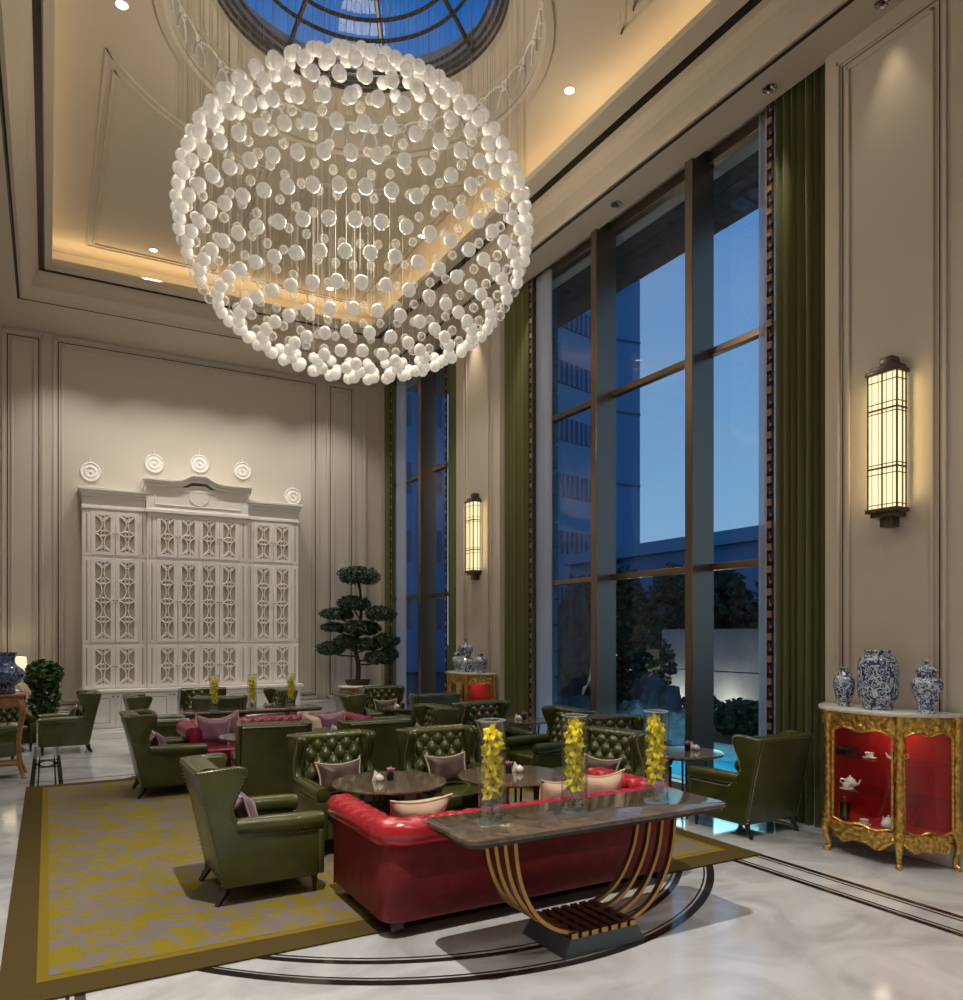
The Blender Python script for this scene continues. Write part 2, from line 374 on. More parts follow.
for off, w in ((0, .045), (.055, .012), (-.27, .055), (-.215, .012)):
    arc(2.6, 7.3, 2.75 - off * .6, 3.62 + off * -1, 206, 334, w)
    arc(2.6, 7.3, 2.75 - off * .6, 3.62 + off * -1 + .1, 26, 154, w)
strip([(-.3, 10.75), (5.1, 10.75)], .02)
# oval motif stone in the left border
for cy_ in (12.25,):
    arc(-.01, cy_, .11, .26, 0, 360, .06, 32); strip([(-.17, cy_ + .34), (.15, cy_ + .34)], .09); strip([(-.17, cy_ - .34), (.15, cy_ - .34)], .09)
struct(m, 'trim_1', 'inlay_black', smooth=0)

# baseboards with a stepped profile
def skirting(name, pts):
    m = MB()
    for (ax, ay), (bx, by), nx, ny in pts:
        for h0, h1, t in ((0, .22, .045), (.22, .26, .032), (.26, .30, .018)):
            xs = sorted((ax, bx, ax + nx * t, bx + nx * t)); ys = sorted((ay, by, ay + ny * t, by + ny * t))
            m.box(xs[0], xs[-1], ys[0], ys[-1], h0, h1)
    return struct(m, name, 'white_paint', bevel=.006, seg=1)
skirting('baseboard_right', [((W, a), (W, b), -1, 0) for a, b in PIERS])
m = MB()
for h0, h1, t in ((0, .26, .08), (.26, .33, .055), (.33, .42, .04), (.42, .46, .06)): m.box(XL, W, D - t, D, h0, h1)
struct(m, 'baseboard_back', 'white_paint', bevel=.008, seg=1)

# wall panel mouldings: a dark inlay line and a raised bead inside it
def panel_right(m, y0, y1, z0, z1):
    X = W
    for q, (a, b) in enumerate(((.0, .014),)):
        m.mi = 1
        m.box(X - .006, X, y0, y0 + .016, z0, z1); m.box(X - .006, X, y1 - .016, y1, z0, z1)
        m.box(X - .006, X, y0, y1, z1 - .016, z1); m.box(X - .006, X, y0, y1, z0, z0 + .016)
    m.mi = 0
    for e, w, t in ((-.05, .03, .022), (.05, .028, .022)):
        a, b, c, d = y0 + e, y1 - e, z0 + e, z1 - e
        m.box(X - t, X, a, a + w, c, d); m.box(X - t, X, b - w, b, c, d); m.box(X - t, X, a, b, d - w, d); m.box(X - t, X, a, b, c, c + w)
def panel_back(m, x0, x1, z0, z1):
    m.mi = 1
    for bx in ((x0, x0 + .022, z0, z1), (x1 - .022, x1, z0, z1), (x0, x1, z1 - .022, z1), (x0, x1, z0, z0 + .022)): m.box(bx[0], bx[1], D - .008, D, bx[2], bx[3])
    m.mi = 0
    for e, w, t in ((-.07, .045, .03), (.06, .035, .028)):
        a, b, c, d = x0 + e, x1 - e, z0 + e, z1 - e
        for bx in ((a, a + w, c, d), (b - w, b, c, d), (a, b, d - w, d), (a, b, c, c + w)): m.box(bx[0], bx[1], D - t, D, bx[2], bx[3])
m = MB(); panel_right(m, 3.47, 4.33, .5, 6.8); panel_right(m, 10.5, 11.35, .5, 6.8); panel_right(m, 1.9, 3.2, .5, 6.8); panel_right(m, -.9, 1.6, .5, 6.8)
struct(m, 'trim_2', ['plaster', 'dark_line'], bevel=.005, seg=1)
m = MB(); panel_back(m, -.6, -.12, .56, 6.87); panel_back(m, .15, 4.73, .56, 6.87); panel_back(m, 5.02, 5.5, .56, 6.87); panel_back(m, -2.4, -.9, .56, 6.87)
m.box(5.72, 5.80, D - .06, D, .46, ZC)
struct(m, 'trim_3', ['plaster', 'dark_line'], bevel=.006, seg=1)

# ------------------------------------------------------------------ ceiling: soffit ring, mouldings, black band, lip, cove
def rect_loft(m, levels, mis=None):
    for i in range(len(levels) - 1):
        if mis: m.mi = mis[i]
        q = []
        for x0, x1, y0, y1, z in levels[i:i + 2]: q += [(x0, y0, z), (x1, y0, z), (x1, y1, z), (x0, y1, z)]
        m.add(q, [(k, (k + 1) % 4, 4 + (k + 1) % 4, 4 + k) for k in range(4)])
def R(l, r, f, z): return (l, r, 2 * DCY - f, f, z)
m = MB()
rect_loft(m, [(XL, W + .02, YN, D, ZC), R(-.41, 5.745, 13.84, ZC), R(-.39, 5.72, 13.82, ZC + .012), R(-.37, 5.70, 13.80, ZC),
              R(-.33, 5.66, 13.76, ZC - .01), R(-.31, 5.64, 13.73, ZC + .05), R(-.25, 5.58, 13.66, ZC + .10), R(-.20, 5.52, 13.60, ZC + .14), R(-.19, 5.50, 13.59, ZC + .22),
              R(-.15, 5.46, 13.55, ZC + .30), R(-.12, 5.45, 13.52, 7.35), R(-.05, 5.36, 13.44, 7.37), R(-.035, 5.345, 13.42, 7.345), R(.05, 5.14, 13.20, 7.36), R(.06, 5.12, 13.18, 7.41),
              R(.04, 5.15, 13.2, 7.44), R(-.65, 5.85, 13.92, 7.42), R(-.65, 5.85, 13.92, ZU - .1), R(-.62, 5.82, 13.89, ZU)],
          [0, 1, 1, 0, 0, 0, 0, 0, 0, 0, 2, 0, 0, 0, 0, 0, 0, 0])
m.mi = 0
# inner edge of the curtain pocket
m.box(W + .02, W + .04, YN, D, ZC, 7.25)
struct(m, 'ceiling', ['ceiling_paint', 'dark_line', 'bronze_band'], smooth=0)
# upper ceiling with the round opening
RO, RI, ZI = 1.86, 1.53, 8.39
x0, x1, y0, y1, _ = R(-.62, 5.82, 13.89, 0)
angs = sorted([2 * PI * k / 96 for k in range(96)] + [math.atan2(y - DCY, x - DCX) % (2 * PI) for x in (x0, x1) for y in (y0, y1)])
m = MB(); vs = []
for a in angs:
    c_, s_ = cos(a), sin(a)
    t = min(((x1 - DCX) / c_ if c_ > 1e-9 else 1e9), ((x0 - DCX) / c_ if c_ < -1e-9 else 1e9), ((y1 - DCY) / s_ if s_ > 1e-9 else 1e9), ((y0 - DCY) / s_ if s_ < -1e-9 else 1e9))
    vs += [(DCX + RO * c_, DCY + RO * s_, ZU), (DCX + t * c_, DCY + t * s_, ZU)]
n = len(angs); m.add(vs, [(2 * i, 2 * i + 1, 2 * ((i + 1) % n) + 1, 2 * ((i + 1) % n)) for i in range(n)])
struct(m, 'ceiling', 'ceiling_paint', smooth=35); m = MB()
# drum cove rising to the skylight
C3 = (DCX, DCY, 0)
m.lathe([(RO + .10, ZU), (RO + .10, ZU - .03), (RO + .02, ZU - .04), (RO - .01, ZU - .01), (RO, ZU + .03), (RO - .02, ZU + .06), (RO - .03, ZU + .38), (RO - .06, ZU + .42), (RO - .16, ZU + .44),
         (RO - .22, ZU + .47), (RO - .30, ZU + .48), (RI, ZI)], 96, C3, cap=False)
m.lathe([(RI, ZI), (RI, ZI + .4)], 96, C3, cap=False); struct(m, 'ceiling', 'ceiling_paint', smooth=35); m = MB()
# moulded ceiling panels in the four corners
for sx_, sy_ in ((1, 1), (-1, 1), (1, -1), (-1, -1)):
    for inset in (0, .09):
        xa, ya = 2.25 - inset, 5.98 - inset; Rr = 2.64 + inset; g = .25 + inset
        a0 = math.acos(min(1, xa / Rr)) if xa < Rr else 0
        a1 = PI / 2 - math.asin(g / Rr)
        pts = [(xa, Rr * sin(a0) + (0 if xa < Rr else 0)), (xa, ya), (g, ya)] + [(Rr * cos(a1 + (a0 - a1) * k / 14), Rr * sin(a1 + (a0 - a1) * k / 14)) for k in range(15)][:-1]
        m.tube([(DCX + sx_ * p[0], DCY + sy_ * p[1], ZU) for p in pts], .022, 6, closed=True)
struct(m, 'ceiling', 'ceiling_paint', smooth=35)
# gothic tracery on the drum wall: interlaced pointed arches in relief
m = MB(); NA = 30
def drum(a, z): r = RO - .028 - .01 * (z - ZU); return (DCX + r * cos(a), DCY + r * sin(a), z)
for k in range(NA):
    a = 2 * PI * k / NA; w = 2 * PI / NA
    for sg in (-1, 1): m.tube([drum(a + sg * w * .75 * cos(t * PI / 2 / 8), ZU + .08 + .28 * sin(t * PI / 2 / 8)) for t in range(9)], .015, 5)
    m.tube([drum(a + w * .5 + w * .2 * cos(t * PI / 5), ZU + .3 + .05 * sin(t * PI / 5)) for t in range(10)], .012, 5, closed=True)
struct(m, 'trim_4', 'white_paint')
# skylight dome: bronze rings, ribs and blue glass
m = MB(); RISE = .75
def domez(r): return ZI + .12 + RISE * (1 - (r / RI) ** 2)
for r_, z_, t in ((RI - .0, ZI + .02, .022), (RI - .055, ZI + .05, .02), (RI - .11, ZI + .08, .02), (RI - .17, ZI + .12, .02)):
    m.tube([(DCX + r_ * cos(2 * PI * k / 72), DCY + r_ * sin(2 * PI * k / 72), z_) for k in range(72)], t, 6, closed=True)
for r_ in (1.22, 1.06, .88, .70, .5, .28):
    m.tube([(DCX + r_ * cos(2 * PI * k / 60), DCY + r_ * sin(2 * PI * k / 60), domez(r_)) for k in range(60)], .022, 6, closed=True)
for k in range(8):
    a = 2 * PI * (k + .3) / 8
    m.tube([(DCX + r_ * cos(a), DCY + r_ * sin(a), domez(r_) + .04) for r_ in [RI * j / 8 for j in range(9)]], .028, 6)
struct(m, 'trim_5', 'frame_bronze')
m = MB().lathe([(max(.001, RI * j / 8), domez(RI * j / 8) + .08) for j in range(9)], 48, C3, cap=False); struct(m, 'window_3', 'window_glass')

# ------------------------------------------------------------------ tall windows
GX = W + .30
def window(name, y0, y1, mulls):
    root = thing(name, (0, 0, 0)); root['kind'] = 'structure'
    f = MB()
    for y in mulls: f.box(W + .0, GX + .03, y, y + .115, 0, 7.12)
    for z in (2.50, 4.87): f.box(GX - .05, GX + .04, y0, y1, z, z + .075)
    f.box(GX - .06, GX + .05, y0, y1, 6.98, 7.12); f.box(GX - .06, GX + .05, y0, y1, 0, .09)
    f.box(GX - .06, GX + .05, y0, y0 + .08, 0, 7.1); f.box(GX - .06, GX + .05, y1 - .08, y1, 0, 7.1)
    f.build('window_frame', 'mullion_bronze', root, bevel=.006, seg=1)
    MB().box(GX - .006, GX + .006, y0, y1, .05, 7.05).build('window_pane', 'window_glass', root, smooth=0)
    MB().box(W + .04, GX + .2, y0, y1, 7.12, 7.2).build('window_head', 'plaster', root, smooth=0)
    MB().box(W, GX + .2, y0, y1, -.08, .012).build('window_sill', 'marble', root, smooth=0)
    return root
window('window_1', 4.50, 10.22, (6.14, 7.82))
window('window_2', 11.68, 15.08, (13.12,))

# ceiling light fittings
up = thing('downlight', (UP_SPOTS[0][0], UP_SPOTS[0][1], ZU - .012), None, 'x', 'ceiling light', 'recessed downlights in the upper ceiling')
MB().lathe([(.055, 0), (.062, 0), (.066, .006), (.066, .014)], 20, cap=False).build('trim_ring', 'white_paint', up)
MB().lathe([(.001, .004), (.055, .004)], 20, cap=False).build('lens', 'downlight_glow', up)
ulab = ['glowing recessed downlight right of the glass ball chandelier', 'glowing recessed downlight at the far left corner of the raised ceiling', 'glowing recessed downlight at the top edge left of the chandelier',
        'glowing recessed downlight seen low behind the glass balls near the far right corner', 'glowing recessed downlight seen through the right half of the balls', 'glowing recessed downlight seen through the left edge of the balls']
up['label'] = ulab[0]
for i in range(1, 5): dup(up, (UP_SPOTS[i][0], UP_SPOTS[i][1], ZU - .012), label=ulab[i])
sp = thing('downlight', (SOF_SPOTS[0][0], SOF_SPOTS[0][1], ZC), None, 'x', 'ceiling light', 'chrome downlights in the soffit above the windows')
MB().lathe([(.045, .001), (.06, -.012), (.066, -.012), (.07, .0)], 20, cap=False).build('trim_ring', 'chrome', sp)
mm = MB().lathe([(.001, -.002), (.045, -.002)], 16, cap=False); mm.build('lens', 'black_glass', sp)
mm = MB()
for k in range(10):
    a = 2 * PI * k / 10; mm.tube([(.02 * cos(a), .02 * sin(a), -.004), (.048 * cos(a), .048 * sin(a), -.008)], .005, 5)
mm.build('reflector', 'chrome', sp)
sl = ['chrome soffit downlight above the tall wall panel by the near sconce', 'chrome soffit downlight above the nearest green curtain', 'chrome soffit downlight above the middle of the nearer window',
      'chrome soffit downlight over the far end of the nearer window', 'chrome soffit downlight above the far sconce', 'chrome soffit downlight above the farther window']
sp['label'] = sl[0]
for i in range(1, 6): dup(sp, (SOF_SPOTS[i][0], SOF_SPOTS[i][1], ZC), label=sl[i])

# ------------------------------------------------------------------ curtains
def curtain(y0, y1, trim_side, label, folds):
    root = thing('curtain', (W + .12, (y0 + y1) / 2, 0), None, label, 'curtain', 'green floor-length curtains')
    h = (y1 - y0) / 2
    def fn(u, v, ph=0): return (.045 * sin(u * folds * 2 * PI + .5 * sin(v * 3)) + .012 * sin(u * folds * 4.7 * PI), -h + 2 * h * u, .02 + v * 7.08)
    m = MB().grid(fn, folds * 8, 10); m.grid(lambda u, v: (fn(u, v)[0] + .012, fn(u, v)[1], fn(u, v)[2]), folds * 8, 10)
    m.build('curtain_panel', 'curtain_green', root, smooth=70)
    e = -h if trim_side < 0 else h; w = .085; s = trim_side
    m = MB(); m.box(-.055, -.048, min(e, e + s * w), max(e, e + s * w), .02, 7.1)
    m.mi = 1; z = .05; u = .22
    while z < 7.0:
        def bx(a, b, c, d): m.box(-.060, -.054, min(e + s * a, e + s * b), max(e + s * a, e + s * b), z + c, z + d)
        bx(.0, .075, 0, .045); bx(.055, .075, 0, .15); bx(.025, .075, .115, .15); bx(.025, .042, .075, .15); bx(.0, .022, 0, u)
        z += u
    m.build('key_trim', ['trim_beige', 'trim_dark'], root, smooth=0)
    return root
curtain(4.53, 5.12, 1, 'green floor-length curtain with key-pattern trim behind the lone chair by the gilt cabinet', 7)
curtain(9.50, 10.22, -1, 'green curtain with key-pattern trim between the far sconce and the nearer window', 9)
curtain(11.68, 12.15, 1, 'narrow green curtain hanging on the near side of the farther window', 5)
curtain(14.76, 15.16, -1, 'green curtain beside the cloud-pruned tree at the room corner', 5)
def sheer_c(y0, y1, label, folds):
    h = (y1 - y0) / 2
    m = MB().grid(lambda u, v: (.03 * sin(u * folds * 2 * PI), (-h + 2 * h * u) * (1 + .0 * v), .02 + v * 7.05), folds * 8, 6)
    o = m.build('sheer_curtain', 'sheer_voile', loc=(W + .215, (y0 + y1) / 2, 0), smooth=70); tag(o, label, 'sheer curtain', 'white sheer curtains'); return o
sheer_c(5.12, 5.42, 'thin white sheer drawn beside the nearest green curtain', 4)
sheer_c(9.14, 9.5, 'white sheer at the far edge of the nearer window', 6)
sheer_c(12.1, 12.35, 'thin white sheer at the near edge of the farther window', 4)
sheer_c(14.32, 14.72, 'white sheer between the cloud-pruned tree and the farther window glass', 7)
# ------------------------------------------------------------------ rug
rg = thing('area_rug', (2.42, 7.38, 0), None, 'large yellow and grey damask carpet with a brown border under the seating', 'rug')
hx, hy = 2.64, 3.06
m = MB().box(-hx, hx, -hy, hy, .003, .012); m.build('border', 'carpet_border', rg, smooth=0)
m = MB().box(-hx + .17, hx - .17, -hy + .22, hy - .17, .004, .014); m.build('edge_band', 'carpet_edge', rg, smooth=0)
m = MB().box(-hx + .225, hx - .225, -hy + .28, hy - .225, .005, .0155); m.build('field', 'carpet_field', rg, smooth=0)

# ------------------------------------------------------------------ tufted upholstery
def tuft(p00, p10, p01, p11, nrm, cols, rows, puff, res=6, bow=0, mbt=None, btn=None, r=.011, half=True):
    """quad patch with diamond tufting; buttons go to btn"""
    p00, p10, p01, p11, nrm = map(Vector, (p00, p10, p01, p11, nrm)); nrm.normalize()
    def base(u, v): return (p00 * (1 - u) + p10 * u) * (1 - v) + (p01 * (1 - u) + p11 * u) * v + nrm * bow * (1 - (2 * u - 1) ** 2)
    def fn(u, v):
        a = (u * cols + v * rows) / 1; b = (u * cols - v * rows) / 1
        h = (abs(sin(PI * a / 2 * 1)) * abs(sin(PI * b / 2 * 1))) ** .42
        h2 = min(1, 12 * min(u, 1 - u)) * min(1, 12 * min(v, 1 - v))
        return (base(u, v) + nrm * puff * (h * .9 * h2 - .25 + (.35 * (1 - h2) if h2 < 1 else 0))).to_tuple()
    mbt.grid(fn, cols * res, rows * res)
    if btn is not None:
        for i in range(1, cols):
            for j in range(1, rows):
                if (i + j) % 2 == 0:
                    c = base(i / cols, j / rows) - nrm * puff * .15; btn.sph(c, r, 6, 4)
def nails(path, r=.0055, step=.024):
    m = MB(); P = [Vector(p) for p in path]; acc = 0
    for a, b in zip(P, P[1:]):
        L = (b - a).length; t = acc
        while t < L: m.ico(a + (b - a) * (t / L), r); t += step
        acc = t - L
    return m
def pillow_mesh(w, h, t):
    m = MB()
    for sg in (1, -1):
        def fn(u, v):
            x = 2 * u - 1; y = 2 * v - 1
            k = (max(0, 1 - x ** 4) * max(0, 1 - y ** 4)) ** .6
            px = x * (1 - .14 * (1 - y * y)); py = y * (1 - .24 * (1 - x * x))
            return (px * w / 2, sg * t / 2 * k * (1 - .1 * sin(x * 5) * sin(y * 4)), py * h / 2)
        m.grid(fn, 14, 12)
    return m
def pillow_edge(w, h):
    P = []
    for s in range(4):
        for k in range(10):
            q = -1 + 2 * k / 10; x, y = ((q, -1), (1, q), (-q, 1), (-1, -q))[s]
            P.append((x * (1 - .14 * (1 - y * y)) * w / 2, 0, y * (1 - .24 * (1 - x * x)) * h / 2))
    return P
PIL = {}
def pillow(kind, loc, heading, label, lean=20, w=.42, h=.30, roll=0, group='scatter cushions on the armchairs and sofas'):
    mt, pm = {'brown': ('brown_satin', 'beige_piping'), 'mauve': ('mauve_satin', 'beige_piping'), 'cream': ('cream_satin', 'beige_piping')}[kind]
    root = thing('throw_pillow', loc, heading, label, 'cushion', group)
    key = (kind, w, h)
    if key not in PIL:
        a = pillow_mesh(w, h, .15).build('pillow_cover', mt, None, smooth=80); b = MB().tube(pillow_edge(w, h), .008, 6, closed=True).build('piping', pm, None)
        PIL[key] = (a, b)
    else: a, b = [o.copy() for o in PIL[key]]; COL.objects.link(a); COL.objects.link(b)
    for o in (a, b):
        o.parent = root; o.rotation_euler = (-math.radians(lean), math.radians(roll), 0); o.location = (0, 0, h / 2 * .92)
    return root

# ------------------------------------------------------------------ wing armchair (local: front is -Y)
def make_wing():
    t = thing('wing_armchair', (0, 0, 0), 0, 'x', 'armchair', 'green leather wing armchairs'); t.rotation_euler[2] = 0
    G = 'green_leather'
    HW = .36
    # side profile (y, z)
    wingcurve = catmull([(.24, .912), (.17, .905), (.145, .87), (.165, .80), (.215, .70), (.235, .62), (.20, .555), (.12, .525)], 4)
    side = [(-.33, .12), (.30, .12), (.335, .30), (.40, .60), (.475, .895)] + [(p.x, p.y) for p in wingcurve] + [(-.33, .505), (-.355, .45)]
    side = [(a, b) for a, b in side]
    for s in (-1, 1):
        sg = MB(); sg.prism(side, s * HW, s * (HW - .055), 'x'); sg.build('side_panel', G, t, bevel=.012, seg=3, smooth=60)
        # padded inner wing flaring outwards
        wg = MB().prism([(.15, .875), (.19, .90), (.42, .90), (.37, .55), (.24, .55)] + [(.235, .62), (.21, .70), (.165, .80)], s * (HW - .05), s * (HW - .085), 'x')
        wg.build('wing', G, t, bevel=.015, seg=3, smooth=60)
        # rolled arm
        ar = MB(); pth = [(s * (HW - .035), y, z) for y, z in ((.22, .515), (.10, .51), (-.10, .505), (-.30, .50), (-.365, .497))]
        ar.tube(pth, [.052, .06, .062, .062, .058], 14); a = ar.build('armrest', G, t, smooth=60)
        sc = MB().tube([(s * (HW - .035), -.366, .497), (s * (HW - .035), -.374, .497)], .044, 14); sc.build('arm_facing', G, a, bevel=.004)
        ap = MB().prism([(s * (HW + .005), .13), (s * (HW - .075), .13), (s * (HW - .085), .44), (s * (HW + .012), .44)], -.37, -.33, 'y')
        ap.build('arm_front', G, t, bevel=.01, seg=2, smooth=60)
        P = [(s * (HW + .004), .455, .86)] + [(s * (HW + .004), p.x + .018, p.y - .008) for p in wingcurve] + [(s * (HW + .004), y, .435) for y in (.05, -.1, -.3)]
        P = [(s * (HW + .004), .44, .885)] + [(s * (HW + .004), p.x + .022, p.y - .012) for p in wingcurve[:-3]] + [(s * (HW + .006), y, .437) for y in (.12, -.1, -.32)]
        nails(P).build('nailhead_trim', 'nail_brass', t, smooth=0)
    # outer back: leaning panel with vertical nail rows
    bk = MB(); bk.prism([(.30, .12), (.335, .30), (.40, .60), (.475, .895), (.44, .90), (.30, .60), (.22, .12)], -HW + .02, HW - .02, 'x'); bk.build('outer_back', 'green_leather_back', t, bevel=.01, seg=2, smooth=60)
    for s in (-1, 1):
        nails([(s * (HW - .03), y + .006, z) for y, z in ((.30, .14), (.335, .30), (.40, .60), (.472, .88))], step=.03).build('nailhead_trim', 'nail_brass', t, smooth=0)
    # tufted inner back and ribbed top roll
    b = MB(); bt = MB(); iw = HW - .088
    tuft((-iw, .20, .40), (iw, .20, .40), (-iw, .33, .885), (iw, .33, .885), (0, -1, .27), 8, 6, .062, 6, .01, b, bt)
    o = b.build('backrest', G, t, smooth=85); bt.build('tuft_buttons', 'nail_brass', o, smooth=60)
    tr = MB()
    def roll(u, v):
        x = -HW + .05 + 2 * (HW - .05) * u; q = PI * (v * 1.15 - .15); rr = 1 - .10 * abs(sin(u * 10 * PI)) ** .3 * -1 - .1
        return (x, .385 - .095 * cos(q) * 1, .870 + .042 * rr * sin(q))
    tr.grid(roll, 60, 8); tr.build('top_roll', G, t, smooth=80)
    # seat
    MB().box(-HW + .05, HW - .05, -.345, .25, .13, .29).build('seat_base', G, t, bevel=.012, smooth=60)
    MB().box(-HW + .085, HW - .085, -.375, .24, .285, .405).build('seat_cushion', G, t, bevel=.04, seg=4, smooth=60)
    # legs
    for s in (-1, 1):
        MB().tube([(s * .30, -.315, .135), (s * .30, -.318, .10), (s * .30, -.32, .02), (s * .30, -.32, 0)], [.026, .022, .013, .015], 10).build('leg', 'dark_wood', t)
        l = MB(); P = [(s * .30, .275, .14), (s * .30, .285, .08), (s * .305, .325, .02), (s * .31, .335, 0)]
        l.tube(P, [.034, .03, .022, .02], 4); l.build('leg', 'dark_wood', t, bevel=.003, seg=1)
    return t
W0 = make_wing()
CH = [
 ((1.30, 5.53), 0, 'green wing armchair nearest the camera, standing on the carpet left of the red sofa'),
 ((2.22, 6.32), 272, 'green wing armchair facing the camera behind the left round table, brown cushion on it'),
 ((3.20, 6.20), 270, 'green wing armchair facing the camera between the two front round tables'),
 ((5.66, 5.02), 91, 'green wing armchair alone at right by the curtain and gilt cabinet, back turned'),
 ((2.02, 8.05), 82, 'green wing armchair seen from behind in the middle, just left of the front-facing one'),
 ((2.97, 7.80), 88, 'green wing armchair seen from behind, the right one of the pair facing the crimson sofa'),
 ((1.19, 9.38), 0, 'green wing armchair at the far left corner of the carpet facing right, mauve cushion'),
 ((3.82, 8.48), 176, 'green wing armchair facing left beyond the centre, its shiny inner wing showing'),
 ((4.22, 5.47), 193, 'green wing armchair with gold-lit tufting behind the right end of the red sofa'),
 ((5.30, 6.34), 257, 'green wing armchair by the window with tufting lit blue, behind the rightmost flower vase'),
 ((5.16, 7.56), 178, 'green wing armchair by the window whose rolled arm shows left of the middle flower vase'),
 ((4.96, 8.40), 276, 'green wing armchair facing the camera in front of the far gilt cabinet'),
 ((5.10, 10.77), 90, 'green wing armchair with its back turned just left of the far gilt cabinet'),
 ((4.30, 11.10), 0, 'green wing armchair facing right in front of the tree table, its pale back showing'),
 ((4.98, 12.0), 268, 'green wing armchair facing the camera by the farther window, blue-lit tufting'),
 ((3.0, 12.50), 186, 'green wing armchair facing left at the far right end of the white bookcase'),
 ((2.3, 11.85), 66, 'green wing armchair behind the far console, back turned towards the camera'),
 ((2.25, 13.12), 272, 'green wing armchair facing the camera right in front of the white bookcase'),
 ((1.45, 12.32), 2, 'green wing armchair facing right in front of the left bay of the bookcase'),
 ((.25, 13.42), 180, 'green wing armchair facing left by the potted plant, left of the bookcase'),
 ((-.60, 13.88), 285, 'dark green wing armchair at far left behind the walnut cabinet, facing the camera'),
 ((-.86, 12.45), 40, 'green wing armchair seen only through the open walnut cabinet at the left edge'),
]
for i, ((x, y), h, lab) in enumerate(CH):
    z = .0155 if (-.2 < x < 5.0 and 4.3 < y < 10.4) else .0
    if i == 0: W0.location = (x, y, z); W0.rotation_euler[2] = math.radians(h + 90); W0['label'] = lab
    else: dup(W0, (x, y, z), h, lab)
def on_chair(i, kind, label, fx=-.0, fy=.10, lean=18, roll=0, z=.415, **k):
    (x, y), h, _ = CH[i]; a = math.radians(h + 90)
    pillow(kind, (x + fx * cos(a) - fy * sin(a), y + fx * sin(a) + fy * cos(a), z), h, label, lean, roll=roll, **k)
on_chair(0, 'mauve', 'mauve cushion tucked in the armchair nearest the camera')
on_chair(1, 'brown', 'brown cushion on the armchair behind the left round table', lean=22)
on_chair(2, 'brown', 'brown cushion with pale piping on the armchair between the front round tables', lean=22)
on_chair(6, 'mauve', 'mauve cushion in the armchair at the far left corner of the carpet')
on_chair(8, 'brown', 'brown cushion in the gold-lit armchair behind the red sofa')
on_chair(11, 'brown', 'brown cushion in the armchair in front of the far gilt cabinet')
on_chair(7, 'brown', 'brown cushion in the armchair that shows its shiny inner wing')
on_chair(13, 'mauve', 'mauve cushion in the armchair in front of the tree table')
on_chair(14, 'brown', 'brown cushion in the blue-lit armchair by the farther window')
on_chair(15, 'brown', 'brown cushion in the armchair at the far right end of the bookcase')
on_chair(17, 'cream', 'pale cushion in the armchair right in front of the bookcase')
on_chair(18, 'mauve', 'mauve cushion in the armchair before the left bay of the bookcase')
on_chair(19, 'brown', 'rusty brown cushion in the armchair beside the potted plant')

